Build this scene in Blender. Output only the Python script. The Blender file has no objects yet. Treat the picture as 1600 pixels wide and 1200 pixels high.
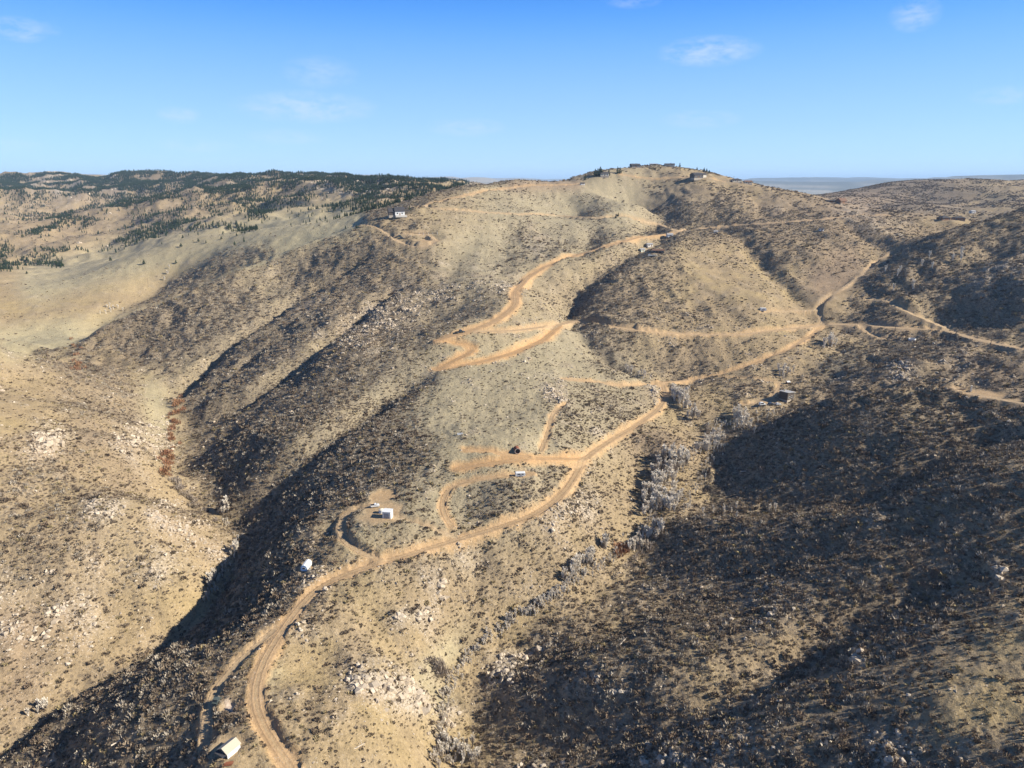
import bpy, bmesh, math, random
import numpy as np
from mathutils import Vector, Matrix

SC = bpy.context.scene
COL = SC.collection
rnd = random.Random(7)
RG = np.random.default_rng(11)

# ------------------------------------------------------------------ camera, sky, sun, exposure
F_PX = 1109.0                      # focal length in pixels of a 1600 px wide picture
PITCH = math.radians(16.0)         # the drone camera looks 16 degrees down
cam_d = bpy.data.cameras.new('camera')
cam_d.sensor_width = 36.0
cam_d.lens = 36.0 * F_PX / 1600.0
cam_d.clip_start = 1.0
cam_d.clip_end = 120000.0
cam = bpy.data.objects.new('camera', cam_d)
cam.location = (0, 0, 0)
cam.rotation_euler = (math.radians(90) - PITCH, 0, 0)
COL.objects.link(cam)
SC.camera = cam

SUN_EL = math.radians(30.0)
SUN_AZ = math.radians(95.0)        # clockwise from the view direction (+y) towards +x
w = bpy.data.worlds.new('World')
SC.world = w
w.use_nodes = True
nt = w.node_tree
nt.nodes.clear()
N = nt.nodes.new
out = N('ShaderNodeOutputWorld'); bg = N('ShaderNodeBackground')
sky = N('ShaderNodeTexSky'); sky.sky_type = 'NISHITA'; sky.sun_disc = False
sky.sun_elevation = SUN_EL; sky.sun_rotation = SUN_AZ
sky.altitude = 2000; sky.air_density = 1.0; sky.dust_density = 0.0; sky.ozone_density = 2.0
bg.inputs['Strength'].default_value = 0.13
geo = N('ShaderNodeTexCoord')
# thin scraps of cloud, each an elliptical patch of the sky broken up by noise
def cloud_dir(px, py):
    u = (px - 800) / F_PX; v = (600 - py) / F_PX
    d = Vector((u, math.cos(PITCH) + v * math.sin(PITCH), -math.sin(PITCH) + v * math.cos(PITCH)))
    return d.normalized()
noi = N('ShaderNodeTexNoise'); noi.inputs['Scale'].default_value = 44; noi.inputs['Detail'].default_value = 7
noi.inputs['Roughness'].default_value = 0.62; noi.inputs['Distortion'].default_value = 0.25
mpn = N('ShaderNodeMapping'); mpn.inputs['Scale'].default_value = (1, 1, 2.6)
nt.links.new(geo.outputs['Generated'], mpn.inputs[0]); nt.links.new(mpn.outputs[0], noi.inputs['Vector'])
acc = None
for (cx, cy, rx, ry, a) in [(30, 46, 26, 13, .8), (76, 46, 12, 8, .4), (500, 113, 44, 20, .5), (478, 167, 84, 20, .8), (280, 180, 24, 11, .55),
                            (308, 227, 44, 9, .35), (448, 214, 46, 10, .45), (730, 199, 52, 12, .5), (12, 228, 40, 9, .35),
                            (1108, 80, 58, 18, .95), (1430, 23, 25, 18, .8), (1094, 187, 48, 12, .5), (1568, 149, 30, 10, .5), (990, 1, 32, 9, .6),
                            (640, -90, 60, 20, .7), (1250, -140, 80, 24, .7), (-160, 120, 60, 18, .6), (1790, 90, 70, 20, .7), (1900, 200, 60, 12, .5)]:
    d = cloud_dir(cx, cy)
    ex = Vector((d.y, -d.x, 0)).normalized(); ez = ex.cross(d)
    # direction components along the patch's own two axes
    def dot(vec, s):
        n = N('ShaderNodeVectorMath'); n.operation = 'DOT_PRODUCT'; n.inputs[1].default_value = vec * s
        nt.links.new(geo.outputs['Generated'], n.inputs[0]); return n.outputs['Value']
    def ma(op, a_, b_=None, c_=None, cl=False):
        n = N('ShaderNodeMath'); n.operation = op; n.use_clamp = cl
        for i, q in enumerate((a_, b_, c_)):
            if q is None: continue
            if isinstance(q, (int, float)): n.inputs[i].default_value = q
            else: nt.links.new(q, n.inputs[i])
        return n.outputs[0]
    X = dot(ex, F_PX / rx / .85); Z = dot(ez, F_PX / ry / .8); K = dot(d, 1.0)
    r2 = ma('ADD', ma('MULTIPLY', X, X), ma('MULTIPLY', Z, Z))
    e = ma('MULTIPLY', ma('SUBTRACT', 1.0, ma('MULTIPLY', r2, 0.45), cl=True), ma('GREATER_THAN', K, 0.3))
    e = ma('MULTIPLY', e, a)
    acc = e if acc is None else ma('MAXIMUM', acc, e)
cl = ma('MULTIPLY', ma('MULTIPLY_ADD', noi.outputs[0], 3.4, -1.15, cl=True), acc)
cl = ma('MULTIPLY', cl, 0.42)
mx = N('ShaderNodeMix'); mx.data_type = 'RGBA'
hs = N('ShaderNodeMix'); hs.data_type = 'RGBA'; hs.blend_type = 'MULTIPLY'
hs.inputs[0].default_value = 1.0; hs.inputs[7].default_value = (0.50, 0.80, 1.16, 1)
nt.links.new(sky.outputs[0], hs.inputs[6])
# a clear high-plains sky: pale at the horizon, deep blue above, the same all the way round
sxyz = N('ShaderNodeSeparateXYZ'); nt.links.new(geo.outputs['Generated'], sxyz.inputs[0])
rmp = N('ShaderNodeValToRGB'); rmp.color_ramp.interpolation = 'B_SPLINE'
el_ = rmp.color_ramp.elements; SKS = 0.13 * 2 ** 1.0
def skc(r_, g_, b_): return (r_/SKS/8, g_/SKS/8, b_/SKS/8, 1)
el_[0].position = 0.0; el_[0].color = skc(.53, .73, 1.0)
el_[1].position = 1.0; el_[1].color = skc(.04, .08, .22)
for p_, c_ in ((.03, (.48, .70, 1.0)), (.07, (.39, .63, 1.0)), (.12, (.29, .55, 1.0)), (.17, (.17, .45, .98)), (.215, (.055, .31, .94)), (.30, (.05, .20, .60)), (.5, (.05, .13, .36))):
    e_ = el_.new(p_); e_.color = skc(*c_)
nt.links.new(sxyz.outputs[2], rmp.inputs[0])
rsc = N('ShaderNodeVectorMath'); rsc.operation = 'SCALE'; rsc.inputs['Scale'].default_value = 8.0
nt.links.new(rmp.outputs[0], rsc.inputs[0])
smx = N('ShaderNodeMix'); smx.data_type = 'RGBA'; smx.inputs[0].default_value = 0.85
nt.links.new(hs.outputs[2], smx.inputs[6]); nt.links.new(rsc.outputs[0], smx.inputs[7])
nt.links.new(cl, mx.inputs[0]); nt.links.new(smx.outputs[2], mx.inputs[6])
mx.inputs[7].default_value = (3.4, 3.6, 4.4, 1)
nt.links.new(mx.outputs[2], bg.inputs[0]); nt.links.new(bg.outputs[0], out.inputs[0])

sun_d = bpy.data.lights.new('sun', 'SUN')
sun_d.energy = 5.0; sun_d.angle = math.radians(0.5); sun_d.color = (1.0, 0.93, 0.80)
sun = bpy.data.objects.new('sun', sun_d)
sdir = Vector((math.sin(SUN_AZ) * math.cos(SUN_EL), math.cos(SUN_AZ) * math.cos(SUN_EL), math.sin(SUN_EL)))
sun.rotation_euler = sdir.to_track_quat('Z', 'Y').to_euler()
sun.location = sdir * 500
COL.objects.link(sun)
SC.view_settings.view_transform = 'Standard'
SC.view_settings.look = 'None'
SC.view_settings.exposure = 1.02
SC.view_settings.gamma = 1.0
SC.view_settings.use_curve_mapping = False
SC.cycles.volume_step_rate = 4
SC.cycles.max_bounces = 6
SC.cycles.volume_bounces = 0
SC.cycles.caustics_reflective = False
SC.cycles.caustics_refractive = False

# ------------------------------------------------------------------ noise
def _hash(ix, iy, seed):
    h = (ix.astype(np.int64) * 374761393 + iy.astype(np.int64) * 668265263 + seed * 1442695041) & 0xffffffff
    h = ((h ^ (h >> 13)) * 1274126177) & 0xffffffff
    h = (h ^ (h >> 16)) & 0xffffffff
    return h
def perlin(x, y, seed=0):
    ix = np.floor(x); iy = np.floor(y); fx = (x - ix); fy = (y - iy)
    ix = ix.astype(np.int64); iy = iy.astype(np.int64)
    u = fx * fx * fx * (fx * (fx * 6 - 15) + 10); v = fy * fy * fy * (fy * (fy * 6 - 15) + 10)
    def g(ax, ay, dx, dy):
        a = _hash(ax, ay, seed) * (2 * np.pi / 4294967296.0)
        return np.cos(a) * dx + np.sin(a) * dy
    n00 = g(ix, iy, fx, fy); n10 = g(ix + 1, iy, fx - 1, fy)
    n01 = g(ix, iy + 1, fx, fy - 1); n11 = g(ix + 1, iy + 1, fx - 1, fy - 1)
    return ((n00 * (1 - u) + n10 * u) * (1 - v) + (n01 * (1 - u) + n11 * u) * v) * 1.5
def fbm(x, y, wl, octs, seed=0, gain=0.5):
    s = 0; a = 1.0; k = 1.0 / wl
    for i in range(octs):
        s = s + a * perlin(x * k + 17.3 * i, y * k - 9.1 * i, seed + i)
        a *= gain; k *= 2.03
    return s
def ridged(x, y, wl, octs, seed=0, gain=0.5):
    s = 0; a = 1.0; k = 1.0 / wl
    for i in range(octs):
        s = s + a * (1 - 2 * np.abs(perlin(x * k + 7.7 * i, y * k + 3.3 * i, seed + i)))
        a *= gain; k *= 2.07
    return s
def sstep(a, b, x):
    t = np.clip((x - a) / (b - a), 0, 1)
    return t * t * (3 - 2 * t)

# ------------------------------------------------------------------ the lie of the land: surveyed points (bearing read off the photograph, own distance)
def ray(px, py):
    u = (px - 800) / F_PX; v = (600 - py) / F_PX
    den = math.cos(PITCH) + v * math.sin(PITCH)
    return u / den, (-math.sin(PITCH) + v * math.cos(PITCH)) / den      # x/Y, z/Y
def at(px, py, Y=None, z=None):
    a, t = ray(px, py)
    if Y is None: Y = z / t
    return (a * Y, Y, t * Y)
def hid(px, Y, z, py=450):
    # a point hidden in the photograph: bearing of column px, its own distance and height
    a, t = ray(px, py)
    return (a * Y, Y, z)
CP = []
def V(*rows):
    for (px, py, Y) in rows: CP.append(at(px, py, Y=Y))
def Vz(*rows):
    for (px, py, z) in rows: CP.append(at(px, py, z=z))
# central ridge, near to far
Vz((430,1200,-147),(357,1170,-144),(390,1080,-145),(420,1000,-143),(480,925,-140),(560,890,-138),(650,862,-137),(800,817,-138),
   (880,765,-138),(910,715,-136),(990,665,-140),(1040,630,-145),(1035,600,-147),(1160,590,-143),(1215,570,-138))
V((250,1060,191),(300,1150,163),(150,1150,176),(100,1200,171),(390,885,261),(560,950,215),(650,1000,212),(600,1100,180),(500,1050,190),(620,1200,162),
  (500,1200,152),(780,900,250),(900,820,283),(700,920,236),(950,750,335),(1000,700,377),(580,805,266),(530,842,249),
  (860,860,266),(960,790,312),(1060,690,384),(330,1000,219),(400,930,235))
# shoulder
V((880,560,490),(850,650,372),(780,600,415),(940,640,400),(700,600,408),(700,700,318),(620,640,378),(550,600,430),(450,600,462),(350,620,466),
  (450,700,350),(600,760,292),(500,800,282),(430,850,270),(400,750,337),(350,700,381),(500,500,600),(600,450,665),(400,480,690),(300,520,640),
  (200,540,640),(600,400,750),(450,430,762),(700,450,645),(750,400,755),(800,740,300),(760,560,464),(680,530,482),(620,540,485),(540,560,465),
  (720,800,277),(640,820,258),(850,400,770),(700,500,560),(800,650,375))
# roads over the middle
Vz((1270,512,-129),(1400,515,-127),(1500,528,-121.5),(1600,548,-116.5),(1150,525,-125),(1000,518,-118),(890,503,-112),(860,515,-113),(680,578,-117),
   (680,533,-106),(745,517,-103),(800,480,-97),(810,450,-92),(880,410,-82),(1000,372,-68),(1050,357,-62),(1000,345,-60),(650,325,-32),(800,335,-42),
   (900,338,-50))
# the long left slope's skyline and the valley behind
V((580,350,820),(540,362,815),(500,375,800),(450,397,780),(400,420,755),(350,438,735),(300,457,715),(250,476,700),(200,497,682),(150,520,660),(115,545,635))
CP += [hid(540,900,-58),hid(500,880,-72),hid(450,860,-88),hid(400,850,-106),hid(350,845,-120),hid(300,820,-134),hid(250,800,-143),hid(200,770,-147),hid(150,730,-148)]
V((0,530,685),(50,560,640),(0,480,800),(100,430,1000),(0,420,1040),(200,395,1060),(300,368,1085),(400,358,1080),(540,345,960),(250,450,930),(160,495,800),
  (100,480,820),(330,412,935),(430,380,930),(200,440,920),(60,530,670),(600,338,870),(623,333,895))
CP += [hid(0,1120,-150),hid(100,1180,-142),hid(200,1200,-132),hid(300,1210,-112),hid(400,1220,-96)]
V((0,400,1260),(100,375,1400),(150,350,1600),(200,340,1650),(240,318,1800),(280,302,1950),(340,305,1850),(400,330,1500),(350,345,1350),(450,332,1400),(500,300,1800),(550,318,1450),
  (600,320,1300),(650,300,1500),(700,290,1750),(0,350,1850),(60,320,2250),(0,300,2800),(100,300,2700),(200,300,2500),(300,290,2500),(400,290,2400),(500,285,2300),(600,288,2100))
CP += [hid(280,2250,-75),hid(160,2300,-85),hid(650,1150,-62),hid(700,1250,-58)]
for px, py, Y in ((-300,276,3500),(-150,272,3600),(0,274,3600),(60,271,3700),(110,269,3600),(170,273,3500),(240,270,3300),(300,273,3200),(360,272,3000),(420,273,3000),
                  (480,270,2800),(540,276,2700),(600,279,2600),(660,281,2500),(730,284,2400)):
    CP.append(at(px, py + 3, Y=Y)); a, t = ray(px, py); CP.append((a*Y*1.25, Y*1.25, -60.)); CP.append((a*Y*1.7, Y*1.7, -150.))
# left creek
Vz((110,560,-150),(150,580,-151),(210,600,-153),(262,622,-155),(270,660,-157),(262,700,-158),(268,745,-159),(310,785,-161),(345,805,-162),(370,845,-163),
   (350,900,-163),(318,948,-164),(260,995,-165),(200,1030,-166),(100,1090,-168),(0,1170,-171))
CP += [at(-120,1240,z=-175),(-170,110,-180),(-120,60,-183),(-60,0,-186)]
# near left hill
V((100,605,430),(200,625,452),(0,600,400),(0,548,485),(40,556,500),(100,680,330),(220,700,352),(200,800,272),(300,820,292),(100,900,238),(250,900,255),(0,800,257),
  (0,1000,214),(150,1000,226),(50,1095,200),(0,700,292),(0,900,234),(100,760,285),(200,720,335),(180,900,248),(180,660,390),(60,1030,211))
CP += [hid(0,560,-146,530),hid(50,580,-148,540),(-330,420,-96),(-450,560,-110),(-300,250,-85),(-260,180,-105),(-420,330,-60),(-620,700,-115),(-800,900,-110),(-650,300,-60),(-240,90,-150),
       (-900,1400,-100),(-1200,1700,-80),(-1600,2300,-40),(-1300,900,-90),(-900,500,-80),(-1500,400,-80),(-2500,2500,-60),(-2600,1000,-60)]
# right creek and its feeders
Vz((1415,398,-79),(1380,420,-90),(1345,447,-102),(1310,470,-111),(1285,495,-122),(1300,520,-129),(1302,548,-136),(1270,590,-143),(1225,640,-147),(1160,660,-150),(1130,690,-151),
   (1090,710,-152),(1055,750,-154),(1030,785,-156),(1005,835,-159),(955,870,-160),(915,915,-162),(850,950,-163),(790,975,-164),(730,1025,-166),(700,1070,-168),(690,1130,-170),(690,1200,-172))
CP += [(-15,120,-178),(-20,60,-184),(-25,0,-190)]
V((915,530,548),(960,570,520),(1030,593,505),(1000,560,545),(1100,560,550),(1180,560,548),(1080,625,462),(1110,660,438),(1180,625,462),(1235,615,468))
V((1000,575,508))
# main hill
V((740,290,1050),(812,281,1150),(880,286,1190),(900,285,1200),(925,280,1210),(960,270,1240),(985,264,1280),(1030,258,1320),(1075,264,1320),(1120,273,1300),(1160,284,1270),(1200,291,1250),
  (850,305,1110),(950,310,1120),(1000,320,1090),(760,320,980),(700,310,960),(1080,285,1210),(1020,285,1230),(1150,300,1180),(950,330,1030),(1100,308,1110),(1060,318,1090),
  (1045,340,1075),(1200,335,1060),(1300,345,985),(1150,380,865),(1220,372,880),(1010,390,800),(1100,388,825),(1060,365,930),(935,415,745),(893,448,700),(893,480,655),(1000,500,600),
  (1050,450,690),(1200,475,650),(1150,440,725),(1100,480,645),(1250,455,700),(1160,420,775),(1270,400,800),(1300,372,880),(1350,380,860),(1250,480,665),(960,440,700),(940,400,775),
  (1030,355,1015),(1330,322,1120),(1450,336,1060),(1505,345,985),(1270,305,1190),(1400,350,980),(1450,372,900),(1380,400,830),(1320,420,770),(1230,430,750),(1180,405,815),
  (1180,350,1000),(1110,340,1060),(880,380,860),(940,360,930),(800,370,850),(960,480,640))
CP += [hid(x, Y, z) for x, Y, z in ((740,1350,-70),(812,1450,-65),(900,1500,-70),(1030,1620,-60),(1120,1600,-60),(1200,1500,-75),(1270,1420,-85),(1330,1320,-85),(1450,1250,-85),(1510,1180,-80))]
# far right hill, plains beyond
V((1200,312,1750),(1280,305,1950),(1340,295,2100),(1390,286,2200),(1450,287,2250),(1530,289,2300),(1600,290,2400),(1450,310,1800),(1350,312,1650),(1530,318,1500),(1600,312,1650),(1450,328,1450),
  (1700,292,2500),(1900,292,2500))
CP += [hid(x, Y, z) for x, Y, z in ((1200,2400,-110),(1390,2900,-110),(1600,3000,-110),(1600,1250,-78))]
# right hill A with its skyline, spur B, spur C, foreground D
V((1430,385,768),(1470,367,788),(1540,346,835),(1600,326,870),(1390,418,735),(1360,440,710),(1330,462,685),(1295,488,655),(1500,450,652),(1600,450,610),(1600,510,560),(1450,500,630),(1350,500,640),(1420,470,640),
  (1550,400,715),(1480,410,705),(1380,470,660),(1300,500,650))
CP += [hid(1470,890,-78),hid(1540,950,-68),hid(1600,1000,-56),(900,900,-25),(760,700,-45),(560,560,-64),(700,450,-50),(900,900,-30),(1200,1200,-30),(1500,700,-40),(1100,300,-40)]
V((1560,545,510),(1500,545,520),(1450,552,515),(1400,562,508),(1340,585,500),(1290,605,488),(1450,590,455),(1350,612,452),(1560,575,460))
V((1600,622,335),(1540,612,348),(1480,606,362),(1400,615,372),(1330,626,375),(1290,637,380),(1250,648,388),(1190,684,382),(1130,730,366),(1092,768,345))
CP += [hid(1600,400,-128,600),hid(1480,418,-134,600),hid(1400,425,-138,600),hid(1330,420,-142,600),hid(1270,425,-145,600)]
V((1200,760,326),(1150,790,318),(1300,720,322),(1300,780,302),(1450,700,312),(1600,690,292),(1500,650,333),(1400,660,338),(1250,700,345))
V((1080,815,297),(1130,815,292),(1180,818,286),(1300,805,272),(1380,785,266),(1450,757,265),(1530,728,263),(1240,812,279))
CP += [hid(1130,306,-155.5,815),hid(1200,304,-152.5,815),hid(1300,292,-144,815),hid(1380,283,-136,800)]
V((1100,870,266),(1200,905,238),(1000,950,240),(900,1000,220),(1400,860,230),(1600,860,214),(1200,1100,167),(1400,1000,185),(1600,1000,169),(1000,1100,180),(1600,1200,127),(1400,1200,137),
  (1100,1200,152),(850,1160,178),(780,1100,196),(1050,900,262),(1300,950,212),(1500,920,203),(950,1180,166),(1300,1100,162),(1500,1100,149))
CP += [(200,90,-112),(300,120,-78),(320,200,-66),(300,280,-74),(360,330,-66),(420,250,-66),(500,150,-55),(120,60,-112),(60,40,-145),(450,420,-78),(600,300,-62),(300,40,-75),(500,-50,0),(900,0,10)]
# open plains far out
for th in (-80,-55,-30,-10,10,25,40,60,85,100):
    for R, z in ((6000,-150),(12000,-170),(40000,-200)):
        if th < 5 and R == 6000: z = -140
        CP.append((R*math.sin(math.radians(th)), R*math.cos(math.radians(th)), z))
CP = np.array(CP, float)

KS = 2.2
def warp(x, y):
    r = np.hypot(x, y) + 1e-6
    return np.arctan2(x, y) * KS, np.log(np.maximum(r, 40.0)) * 2.2
cu, cv = warp(CP[:, 0], CP[:, 1])
cz = CP[:, 2]
# drop near-duplicate points
keep = []
for i in range(len(cu)):
    if all((cu[i]-cu[j])**2 + (cv[i]-cv[j])**2 > 0.012**2 for j in keep): keep.append(i)
cu, cv, cz = cu[keep], cv[keep], cz[keep]
def tps_k(d2): return 0.5 * d2 * np.log(d2 + 1e-12)
n = len(cu)
A = np.zeros((n + 3, n + 3)); d2 = (cu[:, None]-cu)**2 + (cv[:, None]-cv)**2
A[:n, :n] = tps_k(d2) + np.eye(n) * 0.0006
A[:n, n] = 1; A[:n, n+1] = cu; A[:n, n+2] = cv; A[n:, :n] = A[:n, n:].T
# fit relative height z/r so that near and far points weigh alike
cr = np.hypot(CP[keep, 0], CP[keep, 1])
sol = np.linalg.solve(A, np.concatenate([cz / cr, np.zeros(3)]))
def base_h_grid(U, Vv):
    s = U.shape; U = U.ravel(); Vv = Vv.ravel(); o = np.empty_like(U)
    for i in range(0, len(U), 40000):
        a = U[i:i+40000]; b = Vv[i:i+40000]
        d = (a[:, None]-cu)**2 + (b[:, None]-cv)**2
        o[i:i+40000] = tps_k(d) @ sol[:n] + sol[n] + sol[n+1]*a + sol[n+2]*b
    return o.reshape(s)

# polar grid: bearings x log distance
TH = np.radians(np.concatenate([np.arange(-100, -44, 0.8), np.arange(-44, 44, 0.116), np.arange(44, 101, 0.7)]))
LR = np.concatenate([np.linspace(math.log(45), math.log(2700), 860), np.linspace(math.log(2700), math.log(45000), 70)[1:]])
TG, LG = np.meshgrid(TH, LR, indexing='ij')           # (theta, r)
RGD = np.exp(LG); XG = RGD*np.sin(TG); YG = RGD*np.cos(TG)
# coarse evaluation of the spline, then bicubic-ish upsampling by separable interpolation
tc = np.radians(np.arange(-100.5, 102, 0.7)); lc = np.linspace(math.log(44), math.log(46000), 420)
TCg, LCg = np.meshgrid(tc, lc, indexing='ij')
QC = base_h_grid(TCg*KS, LCg*2.2)
def cubic_w(t):
    return (-0.5*t+t*t-0.5*t**3, 1-2.5*t*t+1.5*t**3, 0.5*t+2*t*t-1.5*t**3, -0.5*t*t+0.5*t**3)
def up(Q, gx, x, ax):
    i = np.clip(((x-gx[0])/(gx[1]-gx[0])), 1, len(gx)-3.001); i0 = np.floor(i).astype(int); t = i-i0
    Q = np.moveaxis(Q, ax, 0); ws = cubic_w(t)
    o = sum(wk[:, None]*Q[i0-1+k] for k, wk in enumerate(ws))
    return np.moveaxis(o, 0, ax)
Q = up(up(QC, tc, TH, 0), lc, LR, 1)
H = Q * RGD
def bilerp(G, x, y):
    th = np.arctan2(x, y); lr = np.log(np.maximum(np.hypot(x, y), 45.01))
    i = np.clip(np.searchsorted(TH, th) - 1, 0, len(TH)-2); j = np.clip(np.searchsorted(LR, lr) - 1, 0, len(LR)-2)
    a = np.clip((th-TH[i])/(TH[i+1]-TH[i]), 0, 1); b = np.clip((lr-LR[j])/(LR[j+1]-LR[j]), 0, 1)
    return (G[i, j]*(1-a)+G[i+1, j]*a)*(1-b) + (G[i, j+1]*(1-a)+G[i+1, j+1]*a)*b
def hit(px, py, G=None):
    """first ground point on the sight line through a photo pixel"""
    G = H if G is None else G
    a, t = ray(px, py); th = math.atan(a); tt = t * math.cos(th)
    i = int(np.clip(np.searchsorted(TH, th)-1, 0, len(TH)-2)); f = (th-TH[i])/(TH[i+1]-TH[i])
    col = G[i]*(1-f)+G[i+1]*f; R_ = np.exp(LR); d = col - tt*R_
    k = np.nonzero((d[1:] >= 0) & (d[:-1] < 0))[0]
    if len(k) == 0: return None
    k = k[0]; s = d[k]/(d[k]-d[k+1]); r = R_[k]*(1-s)+R_[k+1]*s
    return np.array([r*math.sin(th), r*math.cos(th), tt*r])
# ------------------------------------------------------------------ carving: ravines and ribs running down the slopes
def pline(pts, G=None):
    o = [hit(px, py, G) for px, py in pts]
    return [p for p in o if p is not None]
def densify(P, step):
    P = np.array(P); out_ = [P[0]]
    for a, b in zip(P[:-1], P[1:]):
        k = max(1, int(np.hypot(*(b-a)[:2])/step))
        for i in range(1, k+1): out_.append(a+(b-a)*i/k)
    return np.array(out_)
def smooth(P, it=2):
    P = np.array(P, float)
    for _ in range(it):
        Q_ = P.copy(); Q_[1:-1] = 0.25*P[:-2]+0.5*P[1:-1]+0.25*P[2:]; P = Q_
    return P
def near_line(P, marg, X=None, Y=None):
    """for grid points within marg of polyline P: (flat indices, distance, side sign, arc fraction, height on the line)"""
    X = XG if X is None else X; Y = YG if Y is None else Y
    xf = X.ravel(); yf = Y.ravel()
    bb = (xf > P[:, 0].min()-marg) & (xf < P[:, 0].max()+marg) & (yf > P[:, 1].min()-marg) & (yf < P[:, 1].max()+marg)
    ids = np.nonzero(bb)[0]; x = xf[ids]; y = yf[ids]
    D = np.full(len(ids), 1e9); S = np.zeros(len(ids)); T = np.zeros(len(ids)); Z = np.zeros(len(ids))
    L = np.concatenate([[0], np.cumsum(np.hypot(*(P[1:]-P[:-1])[:, :2].T))])
    for k in range(len(P)-1):
        a, b = P[k], P[k+1]; e = (b-a)[:2]; l2 = e@e+1e-9
        m = (x > min(a[0], b[0])-marg) & (x < max(a[0], b[0])+marg) & (y > min(a[1], b[1])-marg) & (y < max(a[1], b[1])+marg)
        q = np.nonzero(m)[0]
        if len(q) == 0: continue
        dx = x[q]-a[0]; dy = y[q]-a[1]; t = np.clip((dx*e[0]+dy*e[1])/l2, 0, 1)
        d = np.hypot(dx-t*e[0], dy-t*e[1]); c = d < D[q]; q = q[c]
        D[q] = d[c]; S[q] = np.sign(e[0]*dy[c]-e[1]*dx[c]); T[q] = (L[k]+t[c]*(L[k+1]-L[k]))/L[-1]; Z[q] = a[2]+t[c]*(b[2]-a[2])
    k = D < marg
    return ids[k], D[k], S[k], T[k], Z[k]
H0 = H.copy()
RAV = [  # pixels down the ravine, depth m, half width m
    ([(372,850),(350,900),(318,945),(260,992),(200,1028),(100,1088),(0,1168),(-60,1215)], 5, 6.5),
    ([(610,378),(575,400),(530,425),(480,455),(430,487),(380,522),(335,556),(300,590),(280,612)], 9.5, 11),
    ([(650,432),(610,455),(575,480),(540,510),(500,540),(455,575),(400,615),(350,640),(300,660)], 9, 11),
    ([(690,583),(650,593),(605,615),(560,648),(510,685),(460,728),(410,770),(370,805)], 8, 11),
    ([(640,660),(580,700),(520,740),(460,780),(410,815),(375,840)], 1.5, 8),
    ([(560,790),(520,830),(480,850),(430,880),(390,900),(350,930)], 3, 9),
    ([(470,500),(420,540),(370,580),(320,615)], 3, 9),
    ([(1055,363),(1010,378),(960,405),(915,430),(893,455),(886,480),(893,498)], 13, 17),
    ([(900,508),(920,535),(950,562),(990,580),(1030,598)], 7, 11),
    ([(1140,303),(1090,312),(1045,325),(1010,345),(1012,362)], 9, 22),
    ([(1120,350),(1150,365),(1180,395),(1210,430),(1245,465),(1270,490)], 5, 12),
    ([(1320,345),(1350,370),(1385,392)], 6, 15),
    ([(1540,560),(1480,572),(1420,592),(1370,606),(1310,618),(1250,625)], 5, 10),
    ([(1600,370),(1540,400),(1480,425),(1400,455),(1340,475)], 5, 16),
    ([(1600,760),(1480,800),(1380,830),(1230,870),(1120,905),(1000,955),(930,990),(850,1010),(740,1035)], 4.5, 9),
    ([(1590,850),(1500,880),(1400,925),(1300,975),(1200,1040),(1100,1090),(1000,1120),(880,1130),(760,1120)], 8.5, 12),  # carved to stand in for shade cast by an unseen hill
    ([(1420,680),(1350,700),(1280,725),(1200,745),(1120,780)], 4, 10),
    ([(1600,660),(1500,700),(1420,735),(1330,765),(1230,785)], 4, 9),
    ([(60,640),(130,665),(200,690),(255,715)], 3.5, 9), ([(20,1020),(80,1040),(140,1055)], 2.5, 7), ([(470,1010),(540,1060),(620,1130),(680,1165)], 1.8, 5), ([(40,700),(110,735),(190,765),(280,790)], 2.5, 7), ([(20,760),(110,790),(210,810),(300,845)], 3, 8), ([(10,930),(100,930),(200,950),(270,985)], 3, 7),
    ([(760,850),(740,900),(720,960),(700,1010)], 3, 6), ([(560,930),(600,990),(660,1050),(695,1090)], 2.5, 6),
    ([(860,680),(840,740),(850,780)], 1.5, 6), ([(880,300),(900,325),(905,340)], 2.5, 14), ([(800,345),(790,380),(775,420)], 3, 14), ([(1180,300),(1190,320),(1200,340)], 3, 14),
    ([(930,350),(925,380),(900,400)], 5, 14), ([(740,350),(720,400),(690,440)], 3, 16), ([(1010,690),(990,730),(1000,780)], 2, 8),
    ([(330,345),(300,355),(230,372),(150,385),(60,400)], 9, 40), ([(420,300),(340,315),(260,330),(150,350),(20,385)], 10, 55), ([(600,300),(540,318),(470,322)], 10, 40),
    ([(260,440),(235,460),(190,480),(150,500),(125,530)], 4, 14), ([(1480,300),(1440,310),(1380,318),(1340,322)], 12, 60), ([(1560,300),(1530,312),(1480,322)], 12, 60),
]
for pts, dep, wd in RAV:
    P = smooth(densify(pline(pts, H0), wd*0.5), 6)
    ids, D, S, T, Z = near_line(P, wd*3)
    env = sstep(0, .2, T)*(0.75+0.25*sstep(1.0, .85, T))
    H.ravel()[ids] -= dep*np.exp(-(D/wd)**2)*env
# general roughness
steep = np.clip(sstep(60, 150, RGD), .3, 1)
H += 1.7*fbm(XG, YG, 75, 3, 3)*sstep(80, 200, RGD)*sstep(4000, 1500, RGD) + sstep(900, 1800, RGD)*sstep(9000, 4000, RGD)*(16*fbm(XG, YG, 420, 4, 5) + 13*ridged(XG, YG, 230, 4, 8)-9)*sstep(math.radians(4), math.radians(-6), TG)
H += sstep(1500, 2000, RGD)*sstep(9000, 3000, RGD)*sstep(math.radians(10), math.radians(22), TG)*(5*ridged(XG, YG, 260, 4, 18)-4)*sstep(math.radians(22), math.radians(30), TG)
H = H*(1-sstep(4200, 6500, RGD))+(-165.)*sstep(4200, 6500, RGD)
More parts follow.
